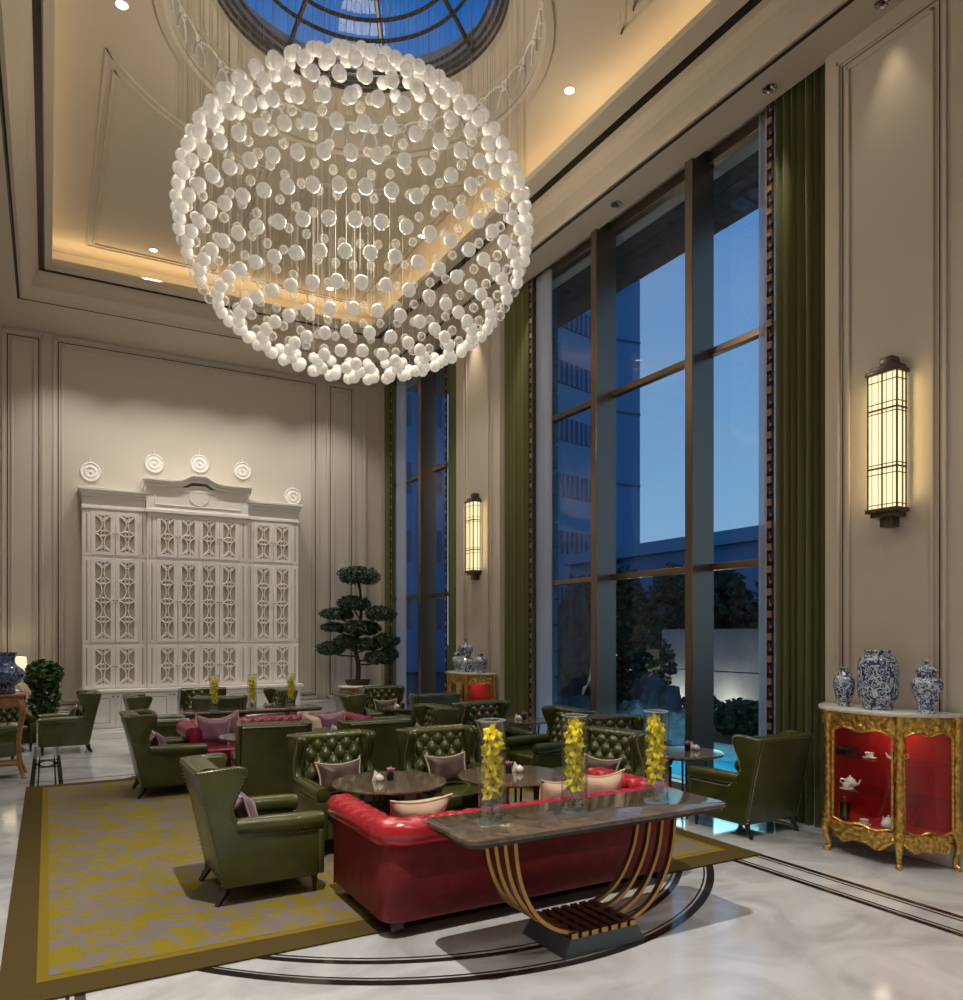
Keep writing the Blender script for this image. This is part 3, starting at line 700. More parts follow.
# ------------------------------------------------------------------ chesterfield sofas (local: front is -Y, width 2*HW)
def sofa(name, loc, rz, HW, top, side, label, cols=18):
    t = thing(name, loc, None, label, 'sofa', rz=rz)
    HD = .47; H = .60; RR = .095
    # outer body: U-shaped shell with rounded corners
    def ushape(o, n=6):
        P = [(-HW + o, -HD)]; 
        r = .11
        for k in range(n + 1): a = PI - PI / 2 * k / n; P.append((-HW + o + (r) + (r) * cos(a), HD - o - r + r * sin(a)))
        for k in range(n + 1): a = PI / 2 - PI / 2 * k / n; P.append((HW - o - r + r * cos(a), HD - o - r + r * sin(a)))
        P.append((HW - o, -HD)); return P
    A, B = ushape(0.02), ushape(.17)
    m = MB()
    lv = [(.075, .015), (.10, 0.0), (.35, .0), (.52, .02), (.62, .035)]
    vs = []; rows = [[(p[0], p[1], z) for p in ushape(.02 + e)] for z, e in lv]; n = len(A)
    for r_ in rows: vs += r_
    m.add(vs, [(j * n + i, j * n + i + 1, (j + 1) * n + i + 1, (j + 1) * n + i) for j in range(len(rows) - 1) for i in range(n - 1)])
    o = len(m.v); vs = [(p[0], p[1], z) for z in (.075, .62) for p in B]
    m.add(vs, [(i, i + 1, n + i + 1, n + i) for i in range(n - 1)])
    m.add([rows[0][i] for i in range(n)] + [(p[0], p[1], .075) for p in B], [(i, i + 1, n + i + 1, n + i) for i in range(n - 1)])
    for s_, idx in ((-1, 0), (1, n - 1)):   # arm fronts
        m.add([(A[idx][0], -HD, .075), (B[idx][0], -HD, .075), (B[idx][0], -HD, .62), (A[idx][0], -HD, .62)], [(0, 1, 2, 3)])
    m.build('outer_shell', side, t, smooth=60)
    # rolled, tufted top rail following the U
    C = [Vector(p) for p in ushape(.085, 8)]; Ls = [0]
    for a, b in zip(C, C[1:]): Ls.append(Ls[-1] + (b - a).length)
    NT = max(1, int(Ls[-1] / .028)); 
    def at(s):
        for i in range(len(C) - 1):
            if s <= Ls[i + 1] + 1e-9: q = (s - Ls[i]) / (Ls[i + 1] - Ls[i]); return C[i].lerp(C[i + 1], q), (C[i + 1] - C[i]).normalized()
        return C[-1], (C[-1] - C[-2]).normalized()
    NB = int(Ls[-1] / .125) * 2; btn = MB(); r_ = MB(); NV = 28
    def rollp(u, q, puff=1):
        c, d = at(u * Ls[-1]); out = Vector((-d.y, d.x))      # outward normal (to the left of travel is outside)
        ang = q * 2 * PI; a = u * NB; inner = sin(ang) * .5 + .5
        f = (abs(sin(PI * (a / 2 + q * 4))) * abs(sin(PI * (a / 2 - q * 4)))) ** .4
        w = max(0, min(1, (cos(ang - PI * .30) + .25) * 1.4))   # tufted on top and inside only
        rad = RR + w * (.024 * f - .02)
        return (c.x + out.x * (-rad * cos(ang) * 1.05 + .012), c.y + out.y * (-rad * cos(ang) * 1.05 + .012), H + rad * .95 * sin(ang))
    r_.grid(lambda u, v: rollp(u, v), NT, NV)
    for e in (0, 1):
        P = [rollp(e, k / NV) for k in range(NV)]; c = sum((Vector(p) for p in P), Vector()) / NV
        r_.add(P + [(c.x, c.y - .012, c.z)], [(k, (k + 1) % NV, NV) for k in range(NV)])
    rl = r_.build('rolled_arm_and_back', top, t, smooth=85)
    for k in range(1, NB):
        for j, q in ((0, 0.0), (1, .125), (0, .25), ):
            if k % 2 == j: btn.sph(rollp(k / NB, q), .012, 6, 4)
    btn.build('tuft_buttons', 'button_magenta', rl, smooth=60)
    # tufted inner back
    b = MB(); bt = MB()
    tuft((-HW + .17, HD - .19, .36), (HW - .17, HD - .19, .36), (-HW + .17, HD - .15, .60), (HW - .17, HD - .15, .60), (0, -1, .1), cols, 3, .05, 6, 0, b, bt)
    o = b.build('inner_back', top, t, smooth=85); bt.build('tuft_buttons', top, o, smooth=60)
    for s in (-1, 1):
        f = MB(); X = s * (HW - .085)
        f.prism([(X - .05, .09), (X + .05, .09), (X + .04, .45), (X + .06, .58), (X, .66), (X - .06, .58), (X - .04, .45)], -HD - .012, -HD, 'y'); f.build('arm_facing', side, t, bevel=.008, smooth=60)
        MB().box(min(s * (HW - .10), s * (HW - .18)), max(s * (HW - .10), s * (HW - .18)), -HD + .01, HD - .18, .30, .52).build('inner_arm', top, t, bevel=.02, seg=3, smooth=60)
    MB().box(-HW + .1, HW - .1, -HD + .03, HD - .1, .085, .29).build('seat_base', side, t, bevel=.012, smooth=60)
    n3 = 3; w = (2 * HW - .36) / n3
    for k in range(n3):
        x = -HW + .18 + k * w
        MB().box(x + .003, x + w - .003, -HD - .005, HD - .19, .27, .41).build('seat_cushion', top, t, bevel=.035, seg=4, smooth=60)
    for sx_ in (-1, 1):
        for sy_ in (-1, 1): MB().box(sx_ * (HW - .13) - .04, sx_ * (HW - .13) + .04, sy_ * (HD - .12) - .04, sy_ * (HD - .12) + .04, 0, .09).build('leg', 'dark_wood', t, bevel=.008)
    return t
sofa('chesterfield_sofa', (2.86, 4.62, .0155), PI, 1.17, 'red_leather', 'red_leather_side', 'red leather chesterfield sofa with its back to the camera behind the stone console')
sofa('chesterfield_sofa', (2.60, 10.02, .0155), 0, 1.17, 'crimson_leather', 'crimson_leather', 'crimson tufted chesterfield sofa facing the camera at the far edge of the carpet')
pillow('cream', (2.12, 4.62, .43), 90, 'pale cushion with cord edging at the left end of the red sofa', 28, w=.44, h=.34)
pillow('cream', (3.22, 4.56, .43), 95, 'pinkish cream cushion on the red sofa, left one of the pair near its right end', 12, w=.40, h=.36)
pillow('cream', (3.62, 4.60, .43), 85, 'pinkish cream cushion on the red sofa nearest its right arm', 12, w=.40, h=.36)
pillow('mauve', (1.78, 9.92, .42), 275, 'large mauve cushion at the left end of the crimson sofa', 16, w=.44, h=.38, roll=8)
pillow('mauve', (1.98, 10.10, .42), 268, 'mauve cushion leaning behind the large one on the crimson sofa', 12, w=.40, h=.38, roll=-14)
pillow('cream', (3.12, 10.10, .42), 268, 'pale cushion towards the right of the crimson sofa', 12, w=.38, h=.32, roll=12)
pillow('mauve', (3.36, 10.05, .42), 262, 'mauve cushion beside the pale one near the right arm of the crimson sofa', 14, w=.40, h=.34, roll=-6)

# ------------------------------------------------------------------ stone console with bronze U-shaped bars
def console(loc, label, full=True):
    t = thing('console_table', loc, None, label, 'table')
    def rr(hx, hy, r, n=6):
        P = []
        for cx_, cy_, a0 in ((hx - r, hy - r, 0), (-hx + r, hy - r, 90), (-hx + r, -hy + r, 180), (hx - r, -hy + r, 270)):
            P += [(cx_ + r * cos(math.radians(a0 + 90 * k / n)), cy_ + r * sin(math.radians(a0 + 90 * k / n))) for k in range(n + 1)]
        return P
    MB().prism(rr(.925, .29, .08), .725, .75).build('tabletop', 'brown_marble', t, bevel=.004, seg=2, smooth=40)
    MB().prism(rr(.91, .277, .075), .705, .725).build('tabletop_underlay', 'inlay_black', t, smooth=40)
    for k, y in enumerate((-.165, -.055, .055, .165)):
        P = [(-.59, .705), (-.575, .56), (-.54, .42), (-.465, .28), (-.355, .18), (-.20, .118), (-.05, .104), (.05, .104), (.20, .118), (.34, .18), (.44, .28), (.515, .42), (.55, .56), (.565, .705)]
        C = catmull([(a, b) for a, b in P], 4); mb = MB(); hw = .016; th = .022; vs = []
        for i, p in enumerate(C):
            d = (C[min(i + 1, len(C) - 1)] - C[max(0, i - 1)]).normalized(); n = Vector((-d.y, d.x)) * th / 2
            vs += [(p.x - n.x, y - hw, p.y - n.y), (p.x + n.x, y - hw, p.y + n.y), (p.x + n.x, y + hw, p.y + n.y), (p.x - n.x, y + hw, p.y - n.y)]
        N = len(C)
        for f_, mi in (((0, 1), 0), ((1, 2), 1), ((2, 3), 0), ((3, 0), 1)):
            mb.mi = mi; st = len(mb.v); mb.add(vs, [(4 * i + f_[0], 4 * i + f_[1], 4 * (i + 1) + f_[1], 4 * (i + 1) + f_[0]) for i in range(N - 1)])
        mb.build('curved_bar', ['antique_gold', 'bronze_side'], t, smooth=50)
    mb = MB(); mb.add([(-.29, -.22, 0), (.29, -.22, 0), (.29, .22, 0), (-.29, .22, 0), (-.24, -.20, .095), (.24, -.20, .095), (.24, .20, .095), (-.24, .20, .095)],
                      [(0, 3, 2, 1), (4, 5, 6, 7), (0, 1, 5, 4), (1, 2, 6, 5), (2, 3, 7, 6), (3, 0, 4, 7)])
    mb.build('plinth', 'plinth_metal', t, smooth=0)
    for k in range(7):
        x = -.21 + k * .07; mb = MB().box(x - .022, x + .022, -.20, .20, .095, .125); mb.mi = 1; mb.box(x - .022, x + .022, -.203, -.20, .096, .124)
        mb.build('slat', ['bronze_side', 'antique_gold'], t, smooth=0)
    return t
console((2.775, 3.68, 0), 'stone-topped console on curved bronze bars behind the red sofa, nearest the camera')
console((2.52, 10.98, 0), 'dark stone console table behind the crimson sofa carrying three flower vases')

# ------------------------------------------------------------------ orchid vases
def petal_mesh():
    m = MB(); rnd = random.Random(3)
    for k in range(5):
        a = 2 * PI * k / 5 + PI / 2; L = .044; Wd = .019 if k % 5 in (0, 2, 3) else .022; st = len(m.v)
        m.grid(lambda u, v: ((.004 + L * v) * cos(a) - (2 * u - 1) * Wd * sin(PI * min(1, v * .95 + .05)) ** .7 * sin(a) * 1,
                             (.004 + L * v) * sin(a) + (2 * u - 1) * Wd * sin(PI * min(1, v * .95 + .05)) ** .7 * cos(a),
                             .012 * v * v * 1.2 - .006 * (2 * u - 1) ** 2 + .004), 4, 5)
    m.mi = 1; m.lathe([(.003, .0), (.006, .005), (.007, .011), (.004, .012)], 8, (0, -.004, 0), cap=False)
    return m
def orchid(loc, seed, vase_label, spray_label, s=1.0):
    v = thing('glass_vase', loc, None, vase_label, 'vase', 'tall glass cylinder vases of yellow orchids'); R_, Hh = .078 * s, .57 * s
    MB().lathe([(.001, 0), (R_, 0), (R_, Hh), (R_ - .005, Hh), (R_ - .005, .018), (.001, .018)], 28, cap=False).build('cylinder', 'vase_glass', v)
    MB().lathe([(R_ - .006, .019), (R_ - .006, .12 * s), (.001, .12 * s)], 24, cap=False).build('water', 'water', v)
    mb = MB().tube([((R_ - .002) * cos(k * PI / 14), (R_ - .002) * sin(k * PI / 14), Hh) for k in range(28)], .003, 5, closed=True); mb.build('rim', 'glass_edge', v)
    MB().lathe([(.001, .001), (R_ - .003, .001), (R_ - .003, .016), (.001, .016)], 24, cap=False).build('glass_base', 'glass_edge', v)
    mb = MB(); rs = random.Random(seed + 50)
    for k in range(26): a = rs.uniform(0, 6.28); q = rs.uniform(0, R_ - .02); mb.sph((q * cos(a), q * sin(a), .028 + rs.uniform(0, .018)), .010, 6, 4, .7)
    mb.build('pebbles', 'amber_stones', v)['kind'] = 'stuff'
    sp = thing('orchid_spray', (loc[0], loc[1], loc[2] + .02), None, spray_label, 'flower', 'yellow orchid sprays standing in the glass cylinders')
    rnd = random.Random(seed); m = MB(); path = catmull([(.03 * s, 0, 0), (-.02, .01, .12 * s), (.02 * s, -.01, .3 * s), (-.01, 0, .49 * s)], 5); m.tube(path, .0035, 6)
    for k in range(9): a = rnd.uniform(0, 6.28); m.tube([(0, 0, .01 + .005 * k), (.05 * s * cos(a), .05 * s * sin(a), .02 + .06 * rnd.random())], .0025, 5)
    m.build('stem', 'green_stem', sp)
    n = 24; fl = None
    for k in range(n):
        z = (.13 + .36 * k / (n - 1)) * s; a = k * 2.4 + seed; 
        if fl is None: fl = PET.copy() if PET else None
        o = PET.copy(); COL.objects.link(o); o.parent = sp
        rr = (.016 + .014 * rnd.random()) * s * (1 if k < n - 2 else .6)
        o.location = (rr * cos(a), rr * sin(a), z); o.rotation_euler = (rnd.uniform(1.0, 1.5), rnd.uniform(-.3, .3), a + PI / 2); o.scale = (s * rnd.uniform(.95, 1.2),) * 3
PET = None
_p = petal_mesh().build('orchid_flower', ['yellow_petal', 'orchid_throat'], None, smooth=80); PET = _p
for i, (x, y) in enumerate(((2.16, 3.70), (2.71, 3.68), (3.30, 3.63))):
    w_ = ('left', 'middle', 'right')[i]
    orchid((x, y, .75), i + 1, w_ + ' glass cylinder vase of the three on the stone console nearest the camera', 'yellow orchid spray in the ' + w_ + ' vase on the console nearest the camera')
for i, (x, y) in enumerate(((1.99, 10.98), (2.50, 10.98), (3.05, 10.98))):
    w_ = ('left', 'middle', 'right')[i]
    orchid((x, y, .75), i + 5, w_ + ' glass cylinder vase of the three on the far console', 'yellow orchid spray in the ' + w_ + ' vase on the far console', .84)
bpy.data.objects.remove(_p)

# ------------------------------------------------------------------ round tables
def make_rtable(R_=.45, Hh=.62):
    t = thing('round_table', (0, 0, 0), None, 'x', 'table', 'round stone-topped tables')
    MB().lathe([(.001, Hh - .028), (R_ - .015, Hh - .028), (R_, Hh - .018), (R_, Hh - .006), (R_ - .006, Hh), (.001, Hh)], 56, cap=False).build('tabletop', 'brown_marble', t, smooth=35)
    MB().lathe([(R_ * .55, Hh - .065), (R_ * .62, Hh - .06), (R_ * .62, Hh - .028), (R_ * .55, Hh - .028)], 40, cap=False).build('apron_ring', 'copper_rim', t, smooth=35)
    for k in range(4):
        a = PI / 4 + PI / 2 * k; l = MB()
        for q in (-.1, .1):
            l.tube([(R_ * .55 * cos(a + q), R_ * .55 * sin(a + q), Hh - .06), (R_ * .5 * cos(a + q), R_ * .5 * sin(a + q), .3), (R_ * .55 * cos(a + q), R_ * .55 * sin(a + q), .03), (R_ * .62 * cos(a + q), R_ * .62 * sin(a + q), 0)], .010, 6)
        l.build('leg', 'steel_leg', t)
    MB().lathe([(R_ * .50, .095), (R_ * .58, .095), (R_ * .58, .11), (R_ * .50, .11)], 40, cap=False).build('foot_ring', 'antique_gold', t, smooth=35)
    return t
RT = make_rtable()
TB = [((2.36, 5.66), 'round stone table behind the left end of the red sofa', 1), ((3.36, 5.43), 'round stone table behind the middle of the red sofa', 1), ((5.72, 8.93), 'round table by the window beside the far gilt cabinet group', .85),
      ((5.56, 5.70), 'round table at the window next to the lone right armchair', .85), ((2.12, 8.95), 'round table between the left far-carpet armchair and crimson sofa', 1), ((3.02, 8.85), 'round table hidden behind the right of the two back-turned armchairs', 1),
      ((4.95, 11.34), 'small round table among the armchairs by the farther window', .7)]
for i, ((x, y), lab, s) in enumerate(TB):
    z = .0155 if (-.2 < x < 5.0 and 4.3 < y < 10.4) else .0
    if i == 0: o = RT; o.location = (x, y, z); o['label'] = lab
    else: o = dup(RT, (x, y, z), label=lab)
    o.scale = (s, s, 1)
# little bud vases and sugar bowls on the tables
def bud(loc, lab, ti):
    t = thing('bud_vase', loc, None, lab, 'vase', 'black bud vases with pink blooms')
    MB().lathe([(.001, 0), (.027, 0), (.03, .004), (.03, .062), (.025, .064), (.022, .05), (.001, .05)], 16, cap=False).build('vase_body', 'black_glass', t)
    m = MB()
    for k in range(9):
        a = k * 2.4; r = .012 + .003 * (k % 3); m.tube([(0, 0, .06), (r * cos(a), r * sin(a), .08), (2.1 * r * cos(a), 2.1 * r * sin(a), .092 + .004 * (k % 4))], [.003, .010, .003], 5)
    m.build('bloom', 'pink_petal', t, smooth=60)
    MB().tube([(0, 0, .05), (.03, .01, .085)], [.003, .006], 5).build('leaf', 'green_stem', t)
    return t
def sugar(loc, lab):
    t = thing('sugar_bowl', loc, None, lab, 'bowl', 'white sugar bowls with folded napkins')
    MB().lathe([(.001, 0), (.022, 0), (.033, .012), (.036, .03), (.030, .044), (.012, .052), (.008, .062), (.001, .066)], 16, cap=False).build('bowl_body', 'ceramic_white', t)
    MB().prism([(-.035, 0), (.03, .0), (.012, .06), (-.012, .088)], -.006, .006, 'y').build('napkin', 'ceramic_white', t, loc=(-.01, .045, .0))
    return t
IT = [(0, .02, .03, 'left table behind the red sofa'), (1, .0, .06, 'table behind the red sofa middle'), (2, .02, .02, 'window table near the far gilt cabinet'), (3, .06, .02, 'window table beside the lone right armchair'), (6, .0, -.02, 'small table by the farther window'), (5, .08, .05, 'table behind the back-turned armchairs')]
for ti, dx, dy, lab in IT:
    (x, y), _, s = TB[ti]; z = .62 + (.0155 if (-.2 < x < 5.0 and 4.3 < y < 10.4) else 0)
    bud((x + dx, y + dy, z), 'black bud vase with a pink bloom on the ' + lab, ti); sugar((x + dx - .10 * (1 if ti != 3 and ti != 1 else -1), y + dy - .02, z), 'white sugar bowl with napkin on the ' + lab)
from mathutils import noise as NZ
# ------------------------------------------------------------------ white bookcase wall cabinet
bk = thing('display_bookcase', (0, 14.75, 0), None, 'tall white built bookcase with lattice doors and curved pediment on the back wall', 'bookcase')
X0, X1, X2, X3 = .515, 1.535, 3.27, 4.26
def bpart(m, name, mt='white_paint', bevel=.006, par=None, **k): return m.build(name, mt, par or bk, bevel=bevel, seg=1, **k)
m = MB(); m.box(X0, X3, .06, .44, .80, 4.0); bpart(m, 'carcass')
m = MB(); m.box(X1, X2, .0, .10, .84, 4.0); bpart(m, 'centre_carcass')
m = MB(); m.box(X0 - .05, X3 + .05, -.16, .44, 0, .12); m.box(X0 - .03, X3 + .03, -.13, .44, .12, .17); m.box(X0, X3, -.10, .44, .17, .79); bpart(m, 'base_cabinet')
m = MB(); m.box(X0 - .04, X3 + .04, -.16, .44, .79, .84); bpart(m, 'worktop')
def cornice(x0, x1, yf, z0):
    m = MB()
    for a, b, e in ((0, .05, .012), (.05, .20, .0), (.20, .25, .02), (.25, .31, .045), (.31, .36, .07)): m.box(x0 - e, x1 + e, yf - e, .44, z0 + a, z0 + b)
    return m
bpart(cornice(X0, X1 - .03, .04, 3.96), 'cornice'); bpart(cornice(X2 + .03, X3, .04, 3.96), 'cornice')
m = MB(); m.box(X1 - .05, X2 + .05, -.05, .44, 3.96, 4.02); m.box(X1 - .02, X2 + .02, -.02, .44, 4.02, 4.45); bpart(m, 'pediment_panel')
# ogee swept pediment moulding
cxp = (X1 + X2) / 2
def ped(off): 
    P = [(X1 - .07, 4.45), (X1 + .35, 4.45), (cxp - .46, 4.45), (cxp - .33, 4.465), (cxp - .22, 4.51), (cxp - .15, 4.56), (cxp - .12, 4.575), (cxp, 4.575)]
    P = P + [(2 * cxp - p[0], p[1]) for p in P[::-1][1:]]
    return P
for (a, b, e) in ((-.03, .03, .02), (.03, .07, .05), (.07, .11, .08)):
    P = ped(0); m = MB(); m.prism([(p[0], p[1] + a) for p in P] + [(p[0], p[1] + b) for p in P[::-1]], -.02 - e, .44, 'y'); bpart(m, 'pediment_moulding', bevel=.004)
P = ped(0); m = MB(); m.prism([(p[0], p[1] - .08) for p in P][3:-3] + [(cxp + .45, 4.40), (cxp - .45, 4.40)], -.018, .0, 'y'); bpart(m, 'pediment_tympanum', bevel=0)
m = MB()
m.frame(X1 + .12, X2 - .12, 4.10, 4.385, .015, -.032, -.02)
bpart(m, 'pediment_bead', bevel=.003)
m = MB(); m.tube([(cxp + .17 * cos(a * PI / 16), -.022, 4.29 + .15 * sin(a * PI / 16)) for a in range(32)], .010, 6, closed=True); m.prism([(cxp + .16 * cos(a * PI / 12), 4.29 + .14 * sin(a * PI / 12)) for a in range(24)], -.028, -.02, 'y'); bpart(m, 'medallion', bevel=0)
ROWS = [(.87, 1.60, 1), (1.66, 3.11, 3), (3.17, 3.92, 1)]
def door(xa, xb, z0, z1, nodes, yf, knob_right):
    fr = MB(); w = .068
    fr.frame(xa, xb, z0, z1, w, yf - .022, yf, w * .9)
    dr = bpart(fr, 'lattice_door', bevel=.004)
    bpart(MB().box(xa + w - .005, xb - w + .005, yf - .006, yf - .001, z0 + .03, z1 - .03), 'door_glass', 'cabinet_fabric', 0, dr, smooth=0)
    ax, bx = xa + w, xb - w; az, bz = z0 + w * .9, z1 - w * .9; cx_ = (ax + bx) / 2; hw = (bx - ax) / 2; Y = yf - .016; L = MB()
    zs = [az] + [az + (bz - az) * (k + 1) / (nodes + 1) for k in range(nodes)] + [bz]
    for a, b in zip(zs, zs[1:]):
        for s in (-1, 1): L.tube([(cx_ + s * hw - s * (hw * .86) * sin(PI * k / 12), Y, a + (b - a) * (.5 - .46 * cos(PI * k / 12))) for k in range(13)], .011, 5)
    for z in zs:
        e = .07 if z not in (zs[0], zs[-1]) else .045; zc = z + (e * .8 if z == zs[0] else (-e * .8 if z == zs[-1] else 0))
        L.tube([(cx_ + .035 * cos(k * PI / 6), Y, zc + .035 * sin(k * PI / 6)) for k in range(12)], .010, 5, closed=True)
        if e == .07:
            for s in (-1, 1): L.tube([(cx_ - hw + 2 * hw * k / 8, Y, z + s * .05 * sin(PI * k / 8)) for k in range(9)], .009, 5)
        else:
            L.tube([(cx_ - hw + 2 * hw * k / 8, Y, z + (1 if z == zs[0] else -1) * .10 * sin(PI * k / 8)) for k in range(9)], .009, 5)
    L.build('lattice', 'white_paint', dr, smooth=60)
    kx = xb - .024 if knob_right else xa + .024
    MB().sph((kx, yf - .035, (z0 + z1) / 2), .013, 8, 6).build('knob', 'antique_gold', dr)
def strips(xs, yf):
    for xa, xb in xs:
        for z0, z1, _ in ROWS:
            m = MB(); m.box(xa, xb, yf - .012, yf, z0 - .02, z1 + .02); m.box(xa + .03, xa + .04, yf - .022, yf - .012, z0 + .03, z1 - .03); m.box(xb - .04, xb - .03, yf - .022, yf - .012, z0 + .03, z1 - .03)
            m.mi = 1; m.box((xa + xb) / 2 - .012, (xa + xb) / 2 + .012, yf - .0135, yf - .0118, z0 + .04, z1 - .04)
            bpart(m, 'pilaster_strip', ['white_paint', 'cabinet_fabric'], .002)
for xa, xb, n, yf, sw in ((X0, X1, 2, .06, .13), (X1, X2, 4, .0, .15), (X2, X3, 2, .06, .13)):
    strips([(xa + .005, xa + sw), (xb - sw, xb - .005)], yf); dw = (xb - xa - 2 * sw) / n
    for k in range(n):
        for z0, z1, nn in ROWS: door(xa + sw + k * dw + .004, xa + sw + (k + 1) * dw - .004, z0, z1, nn, yf, k % 2 == 0)
dw = (X3 - X0 - .1) / 8
for k in range(8):
    a, b = X0 + .05 + k * dw + .01, X0 + .05 + (k + 1) * dw - .01
    m = MB(); m.box(a, b, -.118, -.10, .20, .77); m.mi = 1
    m.frame(a + .07, b - .07, .27, .70, .015, -.1195, -.1175)
    o = bpart(m, 'base_door', ['white_paint', 'cabinet_fabric'], .002)
    MB().sph(((b - .03) if k % 2 == 0 else (a + .03), -.132, .72), .013, 8, 6).build('knob', 'dark_wood', o)
# round plaster roundels above the bookcase
RL = ['leftmost white plaster roundel above the bookcase cornice', 'white plaster roundel above the left shoulder of the pediment', 'white plaster roundel just above the pediment peak', 'white plaster roundel above the right shoulder of the pediment', 'rightmost and lowest white plaster roundel above the bookcase']
rd = None
for i, (px, pz) in enumerate(((.66, 4.66), (1.70, 4.92), (2.49, 5.0), (3.28, 4.95), (4.26, 4.54))):
    if rd is None:
        rd = thing('wall_roundel', (px, D - .001, pz), None, RL[0], 'wall ornament', 'round plaster roundels above the bookcase')
        rt = Matrix.Rotation(PI / 2, 4, 'X')
        MB().lathe([(.17, 0), (.17, .02), (.155, .035), (.14, .02), (.11, .02), (.10, .035), (.08, .04), (.06, .02), (.03, .02), (.02, .045), (.001, .05)], 32, cap=False).xf(rt).build('roundel_disc', 'white_paint', rd, smooth=30)
        MB().box(-.006, .006, -.012, 0, .165, .25).build('hook', 'white_paint', rd, smooth=0)
    else: dup(rd, (px, D - .001, pz), label=RL[i])

# ------------------------------------------------------------------ gilt vitrines
def carve(p, amp=.011, f=26): 
    p = Vector(p); return amp * (abs(NZ.noise(p * f)) * 1.8 + .5 * abs(NZ.noise(p * f * 2.3)))
def vitrine(loc, label, hd=180):
    t = thing('display_cabinet', loc, hd, label, 'cabinet')
    K = [Vector(p) for p in ((-.55, -.02), (-.29, -.37), (.31, -.37), (.54, -.02))]
    def ol(s, f, o=0):
        a, b = K[s], K[s + 1]; d = (b - a).normalized(); n = Vector((d.y, -d.x)); bul = (.045 if s == 1 else .035) * sin(PI * f)
        return a.lerp(b, f) + n * (bul + o)
    def full(o, n=12): 
        P = []
        for s in range(3): P += [tuple(ol(s, k / n, o)) for k in range(n)]
        P.append(tuple(ol(2, 1, o))); return P
    MB().prism([(-.61, 0)] + full(.055) + [(.60, 0)], 1.165, 1.195).build('marble_top', 'pale_marble', t, bevel=.008, seg=2, smooth=40)
    def band(name, s, zlo, zhi, o, amp, nf=46, nz=9, th=.02):
        m = MB()
        def fn(f, v):
            z = zlo(f) + (zhi(f) - zlo(f)) * v; p = ol(s, f, o); q = ol(s, f, o + carve((p.x, p.y, z), amp)); return (q.x, q.y, z)
        m.grid(fn, nf, nz); m.grid(lambda f, v: (ol(s, f, o - th).x, ol(s, f, o - th).y, zlo(f) + (zhi(f) - zlo(f)) * v), nf, 1)
        for e in (zlo, zhi): m.grid(lambda f, v: (ol(s, f, o - th * v).x, ol(s, f, o - th * v).y, e(f)), nf, 1)
        return m.build(name, 'gilt', t, smooth=75)
    for s in range(3):
        band('frieze', s, lambda f: 1.015 + .028 * sin(PI * f) - .016 * cos(4 * PI * f), lambda f: 1.165, .0, .022)
        band('apron', s, lambda f: .155 + .045 * cos(4 * PI * f) * (1 if s == 1 else .7) - .05 * math.exp(-((f - .5) / .12) ** 2), lambda f: .265, .0, .022)
        # door frame edging around the glass
        m = MB()
        P = [(.07, .30), (.07, .98)] + [(.07 + .86 * k / 14, 1.012 + .028 * sin(PI * (.07 + .86 * k / 14)) - .016 * cos(4 * PI * (.07 + .86 * k / 14))) for k in range(15)] + [(.93, .98), (.93, .30)] + [(.93 - .86 * k / 14, .275 + .012 * cos(4 * PI * k / 14)) for k in range(15)]
        pts = [(ol(s, f, .006).x, ol(s, f, .006).y, z) for f, z in P]
        m.tube(pts, .013, 6, closed=True); d = m.build('door_frame', 'gilt', t, smooth=60)
        g = MB().grid(lambda f, v: (ol(s, .03 + .94 * f, -.004).x, ol(s, .03 + .94 * f, -.004).y, .26 + .77 * v), 14, 1); g.build('door_glass', 'case_glass', d, smooth=70)
    for k, p in enumerate(K):
        o = Vector((p.x, p.y)).normalized() * .012
        m = MB(); N = 40
        def fn(u, v):
            z = .24 + .93 * v; r = .018 + .012 * (abs(2 * v - 1) ** 3); a = 2 * PI * u; q = (p.x + o.x + r * cos(a), p.y + o.y + r * sin(a), z)
            rr = r + carve(q, .014, 30); return (p.x + o.x + rr * cos(a), min(-.0, p.y + o.y + rr * sin(a)), z)
        m.grid(fn, 12, N); m.build('corner_post', 'gilt', t, smooth=75)
        dn = Vector((p.x, p.y - .12)).normalized(); m = MB()
        C = catmull([(0, .28), (.035, .22), (.028, .15), (.005, .08), (.0, .04), (.02, .02), (.028, .0)], 4)
        m.tube([(p.x + dn.x * a.x, min(-.03, p.y + dn.y * a.x), a.y) for a in C], [.04 - .022 * min(1, i / 14) + (.006 if i > 18 else 0) for i in range(len(C))], 8)
        m.sph((p.x + dn.x * .03, min(-.03, p.y + dn.y * .03), .018), .024, 8, 6); m.build('foot', 'gilt', t, smooth=60)
    MB().box(-.52, .52, -.012, -.002, .24, 1.165).build('silk_back', 'red_silk', t, smooth=0)
    MB().prism([(-.52, -.01)] + full(-.03) + [(.51, -.01)], .245, .262).build('bottom_board', 'red_silk', t, smooth=0)
    for z in (.52, .79): MB().prism([(-.50, -.014)] + full(-.035) + [(.49, -.014)], z, z + .008).build('glass_shelf', 'case_glass', t, smooth=0)
    return t
VN = vitrine((W - .048, 3.86, 0), 'gilt red-lined display cabinet with marble top, large, at the right edge of the photo')
VF = vitrine((W - .048, 10.82, 0), 'gilt red-lined display cabinet under the far sconce between the windows')
for n_, (x, y) in enumerate(((5.85, 3.75), (5.85, 10.82))): area('cabinet_fill', (x, y, 1.13), .25, 1.6, (1, .8, .6), (0, 0, 0))  # added light in each vitrine to brighten the red lining
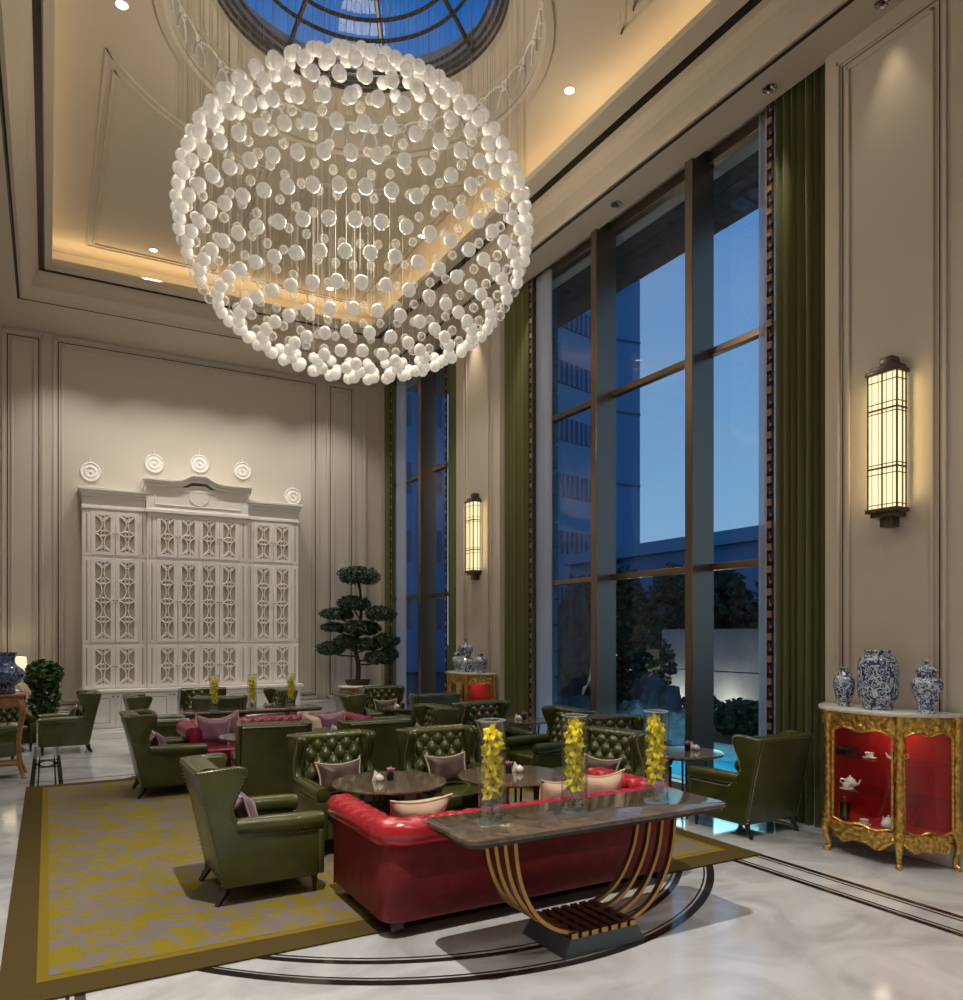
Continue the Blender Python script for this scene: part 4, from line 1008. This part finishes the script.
# tea things on the near cabinet's shelves
def cup(loc, lab):
    t = thing('teacup', loc, None, lab, 'cup', 'white cups and saucers in the near gilt cabinet')
    MB().lathe([(.001, 0), (.022, 0), (.052, .008), (.054, .011), (.02, .006), (.001, .005)], 20, cap=False).build('saucer', 'ceramic_white', t)
    c = MB().lathe([(.001, .008), (.018, .008), (.030, .028), (.036, .05), (.033, .05), (.027, .028), (.001, .014)], 18, cap=False); c.tube([(.034, 0, .044), (.05, 0, .04), (.048, 0, .026), (.03, 0, .022)], .003, 5); c.build('cup_body', 'ceramic_white', t); return t
def teapot(loc, lab, rz, s=1):
    t = thing('teapot', loc, None, lab, 'teapot', 'teapots in the near gilt cabinet', rz=rz); t.scale = (s,) * 3
    MB().lathe([(.001, 0), (.03, 0), (.052, .025), (.055, .05), (.04, .078), (.025, .086), (.001, .086)], 20, cap=False).build('pot_body', 'ceramic_white', t, smooth=60)
    MB().lathe([(.026, .085), (.02, .096), (.006, .1), (.009, .11), (.001, .116)], 14, cap=False).build('lid', 'ceramic_white', t, smooth=60)
    MB().tube([(.045, 0, .03), (.075, 0, .045), (.09, 0, .08)], [.014, .010, .006], 8).build('spout', 'ceramic_white', t)
    MB().tube([(-.045, 0, .07), (-.08, 0, .075), (-.085, 0, .045), (-.05, 0, .025)], .005, 6).build('handle', 'ceramic_white', t)
sx0 = W - .048
cup((sx0 - .30, 3.84, .798), 'white cup and saucer on the top shelf of the near gilt cabinet')
teapot((sx0 - .28, 3.62, .798), 'white teapot at the right of the top shelf in the near gilt cabinet', 2.2, .9)
teapot((sx0 - .26, 4.04, .528), 'pale teapot on the middle shelf behind a cup in the near gilt cabinet', -1.2, .9)
cup((sx0 - .36, 4.00, .528), 'white cup and saucer on the middle shelf of the near gilt cabinet')
cup((sx0 - .34, 3.86, .262), 'white cup and saucer on the bottom board of the near gilt cabinet')
teapot((sx0 - .30, 3.68, .262), 'round white teapot on the bottom board of the near gilt cabinet', 1.0, 1)
b = MB(); b.box(-.09, .09, -.05, .05, 0, .07); o = b.build('tea_caddy', 'black_glass', None, bevel=.006, loc=(sx0 - .26, 4.06, .798)); tag(o, 'black box on the top shelf of the near gilt cabinet', 'box')
t = thing('glass_cafetiere', (sx0 - .30, 4.06, .262), None, 'dark metal-framed coffee press on the bottom board of the near gilt cabinet', 'coffee press')
MB().lathe([(.001, .004), (.036, .004), (.036, .14), (.001, .145)], 18, cap=False).build('beaker', 'black_glass', t)
m = MB()
for k in range(4): a = PI / 4 + k * PI / 2; m.box(.038 * cos(a) - .004, .038 * cos(a) + .004, .038 * sin(a) - .004, .038 * sin(a) + .004, 0, .15)
m.tube([(0, 0, .145), (0, 0, .185)], .003, 6); m.sph((0, 0, .19), .009, 8, 6); m.build('metal_frame', 'chrome', t)

# ------------------------------------------------------------------ blue and white porcelain
def pot(name, loc, prof, label, grp, lid=None, s=1, parts='vase_body', mt='blue_white'):
    t = thing(name, loc, None, label, 'vase', grp); 
    C = catmull([(a, b) for a, b in prof], 5)
    MB().lathe([(max(.001, p.x * s), p.y * s) for p in C], 36, cap=False).build(parts, mt, t, smooth=60)
    h = prof[-1][1] * s
    MB().lathe([(prof[-2][0] * s * 1.01, h - .012 * s), (prof[-1][0] * s + .006 * s, h - .006 * s), (prof[-1][0] * s + .003, h), (prof[-1][0] * s * .8, h), (prof[-1][0] * s * .75, h - .03)], 30, cap=False).build('rim', mt, t, smooth=60)
    if lid:
        c = catmull([(a, b) for a, b in lid], 4); MB().lathe([(max(.001, p.x * s), h + p.y * s) for p in c], 30, cap=False).build('lid', 'blue_white', t, smooth=60)
    return t
g1 = 'blue and white porcelain on the near gilt cabinet'; g2 = 'blue and white porcelain on the far gilt cabinet'
meip = [(.001, 0), (.045, 0), (.052, .02), (.075, .10), (.085, .17), (.075, .22), (.035, .26), (.028, .28), (.035, .30)]
cyl = [(.001, 0), (.105, 0), (.11, .05), (.142, .09), (.152, .15), (.154, .25), (.150, .36), (.135, .41), (.105, .43), (.095, .455), (.097, .475)]
jar = [(.001, 0), (.058, 0), (.056, .03), (.08, .11), (.108, .18), (.114, .225), (.095, .26), (.066, .28), (.062, .30)]
lidp = [(.076, 0), (.078, .008), (.075, .03), (.055, .055), (.02, .07), (.012, .08), (.020, .092), (.012, .105), (.001, .115)]
pot('porcelain_vase', (5.83, 4.12, 1.195), [(a * 1.0, b * 1.1) for a, b in meip], 'slender blue and white vase at the left on the near gilt cabinet', g1)
pot('porcelain_vase', (5.83, 3.82, 1.195), cyl, 'big drum-shaped blue and white vase in the middle of the near gilt cabinet', g1)
pot('porcelain_jar', (5.84, 3.43, 1.195), jar, 'lidded blue and white ginger jar at the right on the near gilt cabinet', g1, lidp)
gourd = [(.001, 0), (.12, 0), (.135, .03), (.155, .10), (.15, .17), (.11, .22), (.085, .25), (.09, .28), (.118, .34), (.115, .40), (.07, .45), (.028, .475), (.024, .50), (.038, .53)]
pot('porcelain_jar', (5.88, 11.20, 1.195), jar, 'lidded blue and white jar at the left on the far gilt cabinet', g2, lidp, .85)
pot('porcelain_vase', (5.82, 10.82, 1.195), gourd, 'tall double-gourd blue and white vase in the middle of the far gilt cabinet', g2)
pot('porcelain_vase', (5.89, 10.45, 1.195), [(a * 1.35, b) for a, b in meip], 'round-shouldered blue and white vase at the right on the far gilt cabinet', g2)

# ------------------------------------------------------------------ wall sconces
def make_sconce(loc, label):
    t = thing('wall_sconce', loc, 180, label, 'wall lamp', 'tall lattice wall sconces'); w, dpt, z0, z1 = .125, .13, .15, 1.25
    MB().box(-.05, .05, -.03, 0, .0, 1.40).build('backplate', 'frame_bronze', t, bevel=.004)
    MB().box(-w + .006, w - .006, -dpt - .02, -.025, z0, z1).build('diffuser', 'sconce_glass', t, smooth=0)
    m = MB(); F = -dpt - .026
    for x in (-w, 0, w): m.box(x - .006, x + .006, F, F + .012, z0, z1)
    for x in (-w - .002, w - .004): m.box(x, x + .006, F, -.02, z0, z1) if False else None
    for s in (-1, 1):
        xx = s * w
        for y in (-.03, -.075): m.box(xx - .005, xx + .005, y - .004, y + .004, z0, z1)
    for z in (z0 + .03, z0 + .28, z0 + .33, z0 + .36, .93 - .0, .96, 1.01, z1 - .06):
        th = .007 if z in (z0 + .33, .96) else .003; m.box(-w - .004, w + .004, F - .001, F + .010, z - th, z + th)
        for s in (-1, 1): m.box(s * w - .005, s * w + .005, F, -.02, z - th, z + th)
    for x in (-w + .035, -.035 + .0, .035, w - .035): m.box(x - .002, x + .002, F + .003, F + .010, z0, z1)
    m.build('lattice_frame', 'frame_bronze', t, smooth=0)
    for zz, sg in ((z0, -1), (z1, 1)):
        for e, h0, h1 in ((.015, 0, .035), (-.015, .035, .07), (-.07, .07, .15)):
            a, b_ = sorted((zz + sg * h0, zz + sg * h1)); MB().box(-w - e, w + e, -dpt - .03 - (e if e > 0 else e * .8), 0, a, b_).build('cap' if sg > 0 else 'bottom_cap', 'frame_bronze', t, bevel=.004)
    return t
make_sconce((W, 3.86, 2.68), 'glowing bronze lattice wall sconce above the near gilt cabinet, the larger one')
make_sconce((W, 10.92, 2.68), 'glowing bronze lattice wall sconce above the far gilt cabinet')
for y in (3.86, 10.92): area('sconce_light', (W - .2, y, 3.4), .2, 8, (1, .72, .33), (0, PI / 2, 0), sy=1.0)
for y in (3.86, 10.92):
    for s in (-1, 1): area('sconce_light', (W - .08, y + s * .16, 3.4), .08, .9, (1, .70, .28), (s * PI / 2, 0, 0), sy=1.0)

# ------------------------------------------------------------------ glass ball chandelier
CC = Vector((2.77, 7.47, 5.90)); CA, CB_ = 1.735, 1.38; BR = .062
ch = thing('ball_chandelier', (CC.x, CC.y, CC.z), None, 'huge round chandelier of hundreds of glass balls hanging under the skylight', 'chandelier')
balls = []; rnd = random.Random(5)
NR = 19
for k in range(NR):
    ph = math.radians(-86 + 172 * k / (NR - 1)); n = max(1, round(2 * PI * CA * cos(ph) / .215))
    for i in range(n):
        a = -PI / 2 - YAW + 2 * PI * (i + .5 * (k % 2)) / n
        balls.append(Vector((CA * cos(ph) * cos(a), CA * cos(ph) * sin(a), CB_ * sin(ph))))
cw = Vector((0, 0, 1.8)) - CC; vd = Vector((cw.x, cw.y, 0)).normalized()
balls.sort(key=lambda p: (p - cw).length)
base_f = MB().sph((0, 0, 0), BR, 16, 10).build('glass_ball', 'frosted_bubble', ch, smooth=180)
for i, p in enumerate(balls[:100]):
    o = base_f if i == 0 else base_f.copy()
    if i: COL.objects.link(o)
    o.location = p
mf, mc = MB(), MB()
for p in balls[100:]: (mf if p.dot(vd) > .1 or p.z < -.85 else mc).sph(p, BR if p.dot(vd) > .1 or p.z < -.85 else BR * .9, 12, 8)
mf.build('frosted_glass_balls', 'frosted_bubble', ch, smooth=180)['kind'] = 'stuff'
mc.build('clear_glass_balls', 'clear_bubble', ch, smooth=180)['kind'] = 'stuff'
wr = MB()
for p in balls:
    if rnd.random() < .75:
        r = math.hypot(p.x + CC.x - DCX, p.y + CC.y - DCY); zt = (8.30 if r > 1.5 else 8.46) - CC.z
        if r < 1.84: wr.tube([p, (p.x, p.y, zt)], .0011, 3, cap=False)
wr.build('suspension_wires', 'wire_grey', ch, smooth=0)['kind'] = 'stuff'
point('chandelier_fill', (CC.x, CC.y, CC.z), 135, (1, .86, .66), .5)  # added point light at the chandelier's centre, brightens ceiling and walls

# ------------------------------------------------------------------ plants
def foliage(m, rnd, c, rx, ry, rz, n, s, flat=.0):
    for _ in range(n):
        while True:
            q = Vector((rnd.uniform(-1, 1), rnd.uniform(-1, 1), rnd.uniform(-1, 1)))
            if .45 < q.length < 1: break
        p = Vector((c[0] + q.x * rx, c[1] + q.y * ry, c[2] + q.z * rz)); d = Vector((rnd.gauss(0, 1), rnd.gauss(0, 1), rnd.gauss(flat, .6))).normalized()
        e = d.cross(Vector((rnd.gauss(0, 1), rnd.gauss(0, 1), rnd.gauss(0, 1)))).normalized() * s * .35; d = d * s * rnd.uniform(.7, 1.3)
        m.add([p - d * .5, p + e, p + d * .5, p - e], [(0, 1, 2, 3)])
rnd = random.Random(11)
TX, TY = 5.30, 14.32
tt = thing('pedestal_table', (TX, TY, 0), None, 'round pale-topped carved table under the cloud-pruned tree in the corner', 'table')
MB().lathe([(.001, .76), (.37, .76), (.40, .772), (.40, .79), (.385, .80), (.001, .80)], 40, cap=False).build('tabletop', 'pale_marble', tt, smooth=35)
MB().lathe([(.33, .66), (.36, .68), (.35, .76), (.30, .76), (.30, .66)], 36, cap=False).build('apron', 'walnut_gold', tt, smooth=35)
for k in range(4):
    a = PI / 4 + k * PI / 2; C = catmull([(.33, .70), (.37, .55), (.28, .3), (.26, .12), (.34, .0)], 4)
    MB().tube([(p.x * cos(a), p.x * sin(a), p.y) for p in C], .028, 8).build('leg', 'walnut_gold', tt)
tr = thing('cloud_pruned_tree', (TX, TY, .80), None, 'cloud-pruned pine bonsai tree standing on the round table in the far corner', 'tree')
MB().lathe([(.001, 0), (.20, 0), (.24, .06), (.25, .10), (.22, .10), (.001, .09)], 24, cap=False).build('pot', 'bark', tr)
m = MB(); T = catmull([(0, 0, .05), (.02, .02, .4), (-.06, 0, .8), (.05, 0, 1.2), (.08, .02, 1.6), (.02, 0, 2.1)], 5)
m.tube(T, [.055 - .0013 * i for i in range(len(T))], 8)
PADS = [(.0, 2.12, .46, .20), (-.10, 1.58, .36, .17), (-.42, 1.38, .36, .13), (.44, 1.38, .34, .17), (-.46, 1.12, .30, .10), (.08, 1.10, .42, .17), (.56, .86, .30, .15), (-.22, .82, .30, .16), (-.56, .70, .30, .15), (.16, .78, .3, .14), (.40, .52, .34, .15), (.62, .60, .2, .14)]
ax = Vector((.87, -.49, 0))
for px_, pz, hw, hh in PADS:
    c = ax * px_; c.z = pz; m.tube([(T[min(len(T) - 1, int(pz / 2.1 * len(T) * .85))]), (c.x * .6, c.y * .6, pz - .12), (c.x, c.y, pz - .05)], [.02, .016, .008], 6)
m.build('trunk', 'bark', tr)
for px_, pz, hw, hh in PADS:
    c = ax * px_; f = MB(); yo = rnd.uniform(-.06, .06)
    for j in range(9):
        a = j * 2.4; q = .62 * math.sqrt(j / 9); foliage(f, rnd, (c.x + hw * q * cos(a) * .9, c.y + yo + hw * q * sin(a) * .8, pz + hh * (.30 - .9 * q * q)), hw * .60, hw * .52, hh * .80, int(900 * hw), .05, 1)
    
    f.build('foliage_pad', 'pine_needles', tr, smooth=0)
pp = thing('potted_plant', (-.06, 14.62, 0), None, 'bushy green potted plant left of the white bookcase', 'plant')
MB().lathe([(.001, 0), (.15, 0), (.2, .3), (.21, .34), (.18, .34), (.001, .3)], 24, cap=False).build('pot', 'ceramic_white', pp)
m = MB()
for k in range(5): m.tube([(0, 0, .3), (.05 * cos(k), .05 * sin(k), .7), (.12 * cos(k * 1.3), .12 * sin(k * 1.3), 1.15)], .008, 5)
m.build('stems', 'bark', pp)
f = MB(); foliage(f, rnd, (0, 0, 1.12), .29, .26, .26, 800, .09); foliage(f, rnd, (.02, 0, .72), .24, .22, .36, 600, .09); f.build('leaves', 'leaf_green', pp, smooth=0)

# ------------------------------------------------------------------ walnut open cabinet, its vase and the lamp
wc = thing('walnut_cabinet', (-.76, 11.36, 0), None, 'carved gilded walnut open cabinet at the left edge of the photo', 'cabinet')
MB().box(-.53, .53, -.24, .24, 1.02, 1.05).build('top', 'walnut_gold', wc, bevel=.012, seg=3)
m = MB(); 
for s in (-1, 1): m.grid(lambda u, v: (-.48 + .96 * u, s * (.21 + carve((u * 2, v, s), .012, 18)), .90 + .12 * v + (1 - v) * .03 * cos(u * 6 * PI)), 50, 5)
m.box(.47, .49, -.2, .2, .91, 1.02); m.box(-.49, -.47, -.2, .2, .91, 1.02); m.build('frieze', 'walnut_gold', wc, smooth=60)
for sx_ in (-1, 1):
    for sy_ in (-1, 1):
        C = catmull([(.41, 1.0), (.47, .92), (.485, .8), (.455, .6), (.44, .4), (.45, .2), (.475, .1), (.50, .02), (.515, 0)], 4)
        MB().tube([(sx_ * p.x, sy_ * (p.x - .26), p.y) for p in C], [.045 - .022 * min(1, i / 16) for i in range(len(C))], 8).build('leg', 'walnut_gold', wc)
MB().box(-.46, .46, -.20, .20, .16, .19).build('bottom_shelf', 'walnut_gold', wc, bevel=.008)
for z in (.42, .66): MB().box(-.44, .44, -.18, .18, z, z + .008).build('glass_shelf', 'case_glass', wc, smooth=0)
pot('porcelain_vase', (-.46, 11.36, 1.05), [(.001, 0), (.10, 0), (.11, .04), (.10, .09), (.17, .15), (.215, .23), (.19, .30), (.12, .36), (.10, .42), (.12, .48), (.125, .52)], 'deep blue patterned vase standing on the walnut cabinet at the left edge', None, mt='deep_blue_porcelain')
lt = dup(RT, (-.46, 14.72, 0), label='little side table carrying the white-shaded lamp at far left'); lt.scale = (.55, .55, 1.1)
lp = thing('table_lamp', (-.46, 14.72, .682), None, 'table lamp with lit white shade at far left behind the blue vase', 'lamp')
MB().lathe([(.001, 0), (.07, 0), (.075, .02), (.03, .05), (.05, .12), (.08, .22), (.05, .32), (.015, .37), (.012, .5), (.001, .5)], 24, cap=False).build('lamp_base', 'ceramic_white', lp, smooth=60)
MB().lathe([(.18, .50), (.155, .74)], 32, cap=False).build('lamp_shade', 'lamp_shade_lit', lp, smooth=60)
point('table_lamp_bulb', (-.46, 14.72, 1.30), 3, (1, .82, .55), .04)

# ------------------------------------------------------------------ outdoors
def ray(px): u = (px - 481.5) / 767.93; s, c = sin(YAW), cos(YAW); return Vector((s + c * u, c - s * u))
m = MB().box(W + .55, 90, -20, 120, -.3, -.12); struct(m, 'ground', 'garden_ground', smooth=0)
m = MB().box(7.0, 9.2, 5.2, 9.8, -.119, -.06); o = m.build('garden_pool', 'pool_water', None, smooth=0); tag(o, 'turquoise lit pool just outside the nearer window', 'pool')
m = MB(); m.box(6.84, 7.0, 5.04, 9.96, -.12, .0); m.box(9.2, 9.4, 5.04, 9.96, -.12, .05); m.box(7.0, 9.2, 9.8, 9.96, -.12, .05); m.box(7.0, 9.2, 5.04, 5.2, -.12, .05); struct(m, 'trim_6', 'garden_stone', smooth=0)
m = MB().box(W + .56, 8.0, 0, 16, 7.3, 7.7)
for k in range(9): m.box(W + .56, 8.0, .6 + k * 1.7, .62 + k * 1.7, 7.292, 7.3)
m.box(7.3, 7.32, 0, 16, 7.292, 7.3); struct(m, 'roof_canopy', 'stone_pier', smooth=0)
m = MB()
for k in range(18): m.box(W + .56, 7.05, 10.0, 11.85, -.1 + k * .41, -.1 + k * .41 + .385)
m.box(W + .56, 7.0, 10.03, 11.8, -.1, 7.3); struct(m, 'column_outside', 'stone_pier', bevel=.02, seg=2)
# garden wall of large slabs
m = MB()
for k in range(4):
    for z0, z1 in ((-.12, .9), (.92, 1.92)): m.box(14.0, 14.25, 8.2 + k * 1.75, 9.93 + k * 1.75, z0, z1)
struct(m, 'wall_garden', 'garden_stone', bevel=.01, seg=1)
rnd = random.Random(21)
def bush(c, rx, ry, rz, n, s, label, name='shrub', cat='shrub', stem=True):
    t = thing(name, (c[0], c[1], -.12), None, label, cat, 'dark planting in the garden outside')
    if stem: MB().tube([(0, 0, 0), (.05, .03, c[2] * .6), (0, 0, c[2] + .1)], .05, 6).build('trunk', 'bark', t)
    f = MB(); foliage(f, rnd, (0, 0, c[2] + .12), rx, ry, rz, n, s); f.build('foliage', 'hedge_leaf', t, smooth=0)
for k in range(6):
    bush((15.35, 10.4 + k * 1.95, 1.9 + .2 * (k % 2)), .8, .82, 1.7, 1600, .26, ['rightmost bamboo clump behind the garden wall', 'second bamboo clump from the right behind the garden wall', 'bamboo clump behind the right half of the garden wall', 'bamboo clump behind the left half of the garden wall', 'bamboo clump at the left end of the garden wall', 'tall bamboo clump left of the garden wall'][k], 'bamboo_clump', 'bamboo')
r = ray(622) * 15.5; bush((r.x, r.y, 1.7), .55, .55, 1.6, 1500, .16, 'dark evergreen seen through the middle pane of the nearer window')
r = ray(652) * 17.2; bush((r.x, r.y, 1.1), .55, .5, .7, 900, .14, 'rounded shrub by the rocks in the middle pane of the nearer window')
r = ray(742) * 14.2; bush((r.x, r.y, .25), .6, .6, .35, 900, .14, 'low shrub at the foot of the garden wall in the right pane')
r = ray(700) * 15.4; bush((r.x, r.y, .25), .45, .45, .4, 700, .14, 'low shrub at the foot of the garden wall by the wide mullion')
def rock(px, d, rx, ry, rz, z, label, seed):
    p = ray(px) * d; m = MB(); 
    def fn(u, v):
        a = 2 * PI * u; b_ = PI * v; q = Vector((cos(a) * sin(b_), sin(a) * sin(b_), -cos(b_))); k = 1 + .45 * NZ.noise(q * 1.6 + Vector((seed, 0, 0))) + .2 * NZ.noise(q * 4 + Vector((seed, 3, 0)))
        return (q.x * rx * k, q.y * ry * k, z + q.z * rz * k)
    m.grid(fn, 28, 18); o = m.build('garden_rock', 'garden_rock', None, smooth=25, loc=(p.x, p.y, -.12)); tag(o, label, 'rock', 'rocks of the garden outside')
rock(575, 16, .55, .4, 1.35, 1.4, 'tall scholar rock in the left pane of the nearer window', 1)
rock(562, 13.6, .6, .5, .5, .4, 'pale low rock below the tall scholar rock', 2)
rock(630, 12.6, .4, .4, .45, .35, 'low rock left in the middle pane of the nearer window', 3)
rock(655, 13.6, .5, .42, .6, .5, 'biggest low rock in the middle pane of the nearer window', 4)
rock(681, 12.6, .35, .35, .35, .3, 'small rock near the right edge of the middle pane', 5)
# surrounding buildings
def seg_to(p, dirv, px):       # walk from p along dirv until the ray of a bearing
    r = ray(px); det = dirv.x * -r.y + dirv.y * r.x; t = (-p.x * -r.y + -p.y * r.x) / det; return p + dirv * t, t
ta = thing('office_tower', (0, 0, 0), None, 'blue tower with window bands behind the left panes of the nearer window', 'building')
p0 = ray(540) * 44; dv = Vector((.967, .253)); p1, _ = seg_to(p0, dv, 607); nv = Vector((-dv.y, dv.x)); L = (p1 - p0).length
def slab(name, a, b, th, z0, z1, mt, par, out=0):
    d = (b - a).normalized(); n = Vector((-d.y, d.x)); q = [a - n * out, b - n * out, b + n * th, a + n * th]
    return MB().prism([(v.x, v.y) for v in q], z0, z1).build(name, mt, par, smooth=0)
slab('facade', p0, p1, 4, 0, 25, 'tower_blue', ta)
for k in range(6):
    z = 3.2 + k * 3.35; w_ = slab('window_band', p0, p1, 0, z, z + 1.35, 'tower_glass', ta, .05)
    m = MB()
    for j in range(14):
        q = p0 + (p1 - p0) * (j + .5) / 14; m.box(q.x - .06, q.x + .06, q.y - .12, q.y + .0, z, z + 1.35)
    m.build('window_bars', 'tower_blue', w_, smooth=0)
tb = thing('slab_building', (0, 0, 0), None, 'plain blue slab building behind the middle pane of the nearer window', 'building')
q0 = ray(603) * 40; q1, _ = seg_to(q0, Vector((.993, -.118)), 640); slab('facade', q0, q1, 1.2, 0, 24, 'tower_slab', tb)
m = MB()
for k in range(6): a = q0; b_ = q1; m.add([(a.x, a.y - .05, 3.8 * k + 2), (b_.x, b_.y - .05, 3.8 * k + 2), (b_.x, b_.y - .05, 3.8 * k + 2.12), (a.x, a.y - .05, 3.8 * k + 2.12)], [(0, 1, 2, 3)])
m.build('joint_lines', 'tower_glass', tb, smooth=0)
lb = thing('low_building', (0, 0, 0), None, 'long low blue flat-roofed building above the bamboo outside', 'building')
MB().box(24, 32, 8, 33, 0, 5.4).build('facade', 'tower_slab', lb, smooth=0); MB().box(23.6, 32, 7.6, 33, 5.4, 5.95).build('roof_edge', 'tower_blue', lb, smooth=0)
fb = thing('apartment_block', (0, 0, 0), None, 'tall blue block with small dark windows seen through the farther window', 'building')
p0 = ray(370) * 36; p1, _ = seg_to(p0, Vector((.95, -.3)), 446); slab('facade', p0, p1, 8, 0, 24, 'tower_slab', fb)
m = MB(); dd = (p1 - p0)
for k in range(7):
    for j in range(5):
        a = p0 + dd * (j + .3) / 5; b_ = p0 + dd * (j + .6) / 5; z = 2 + k * 3.2; m.add([(a.x, a.y - .15, z), (b_.x, b_.y - .15, z), (b_.x, b_.y - .15, z + 1.5), (a.x, a.y - .15, z + 1.5)], [(0, 1, 2, 3)])
m.build('windows', 'tower_glass', fb, smooth=0)
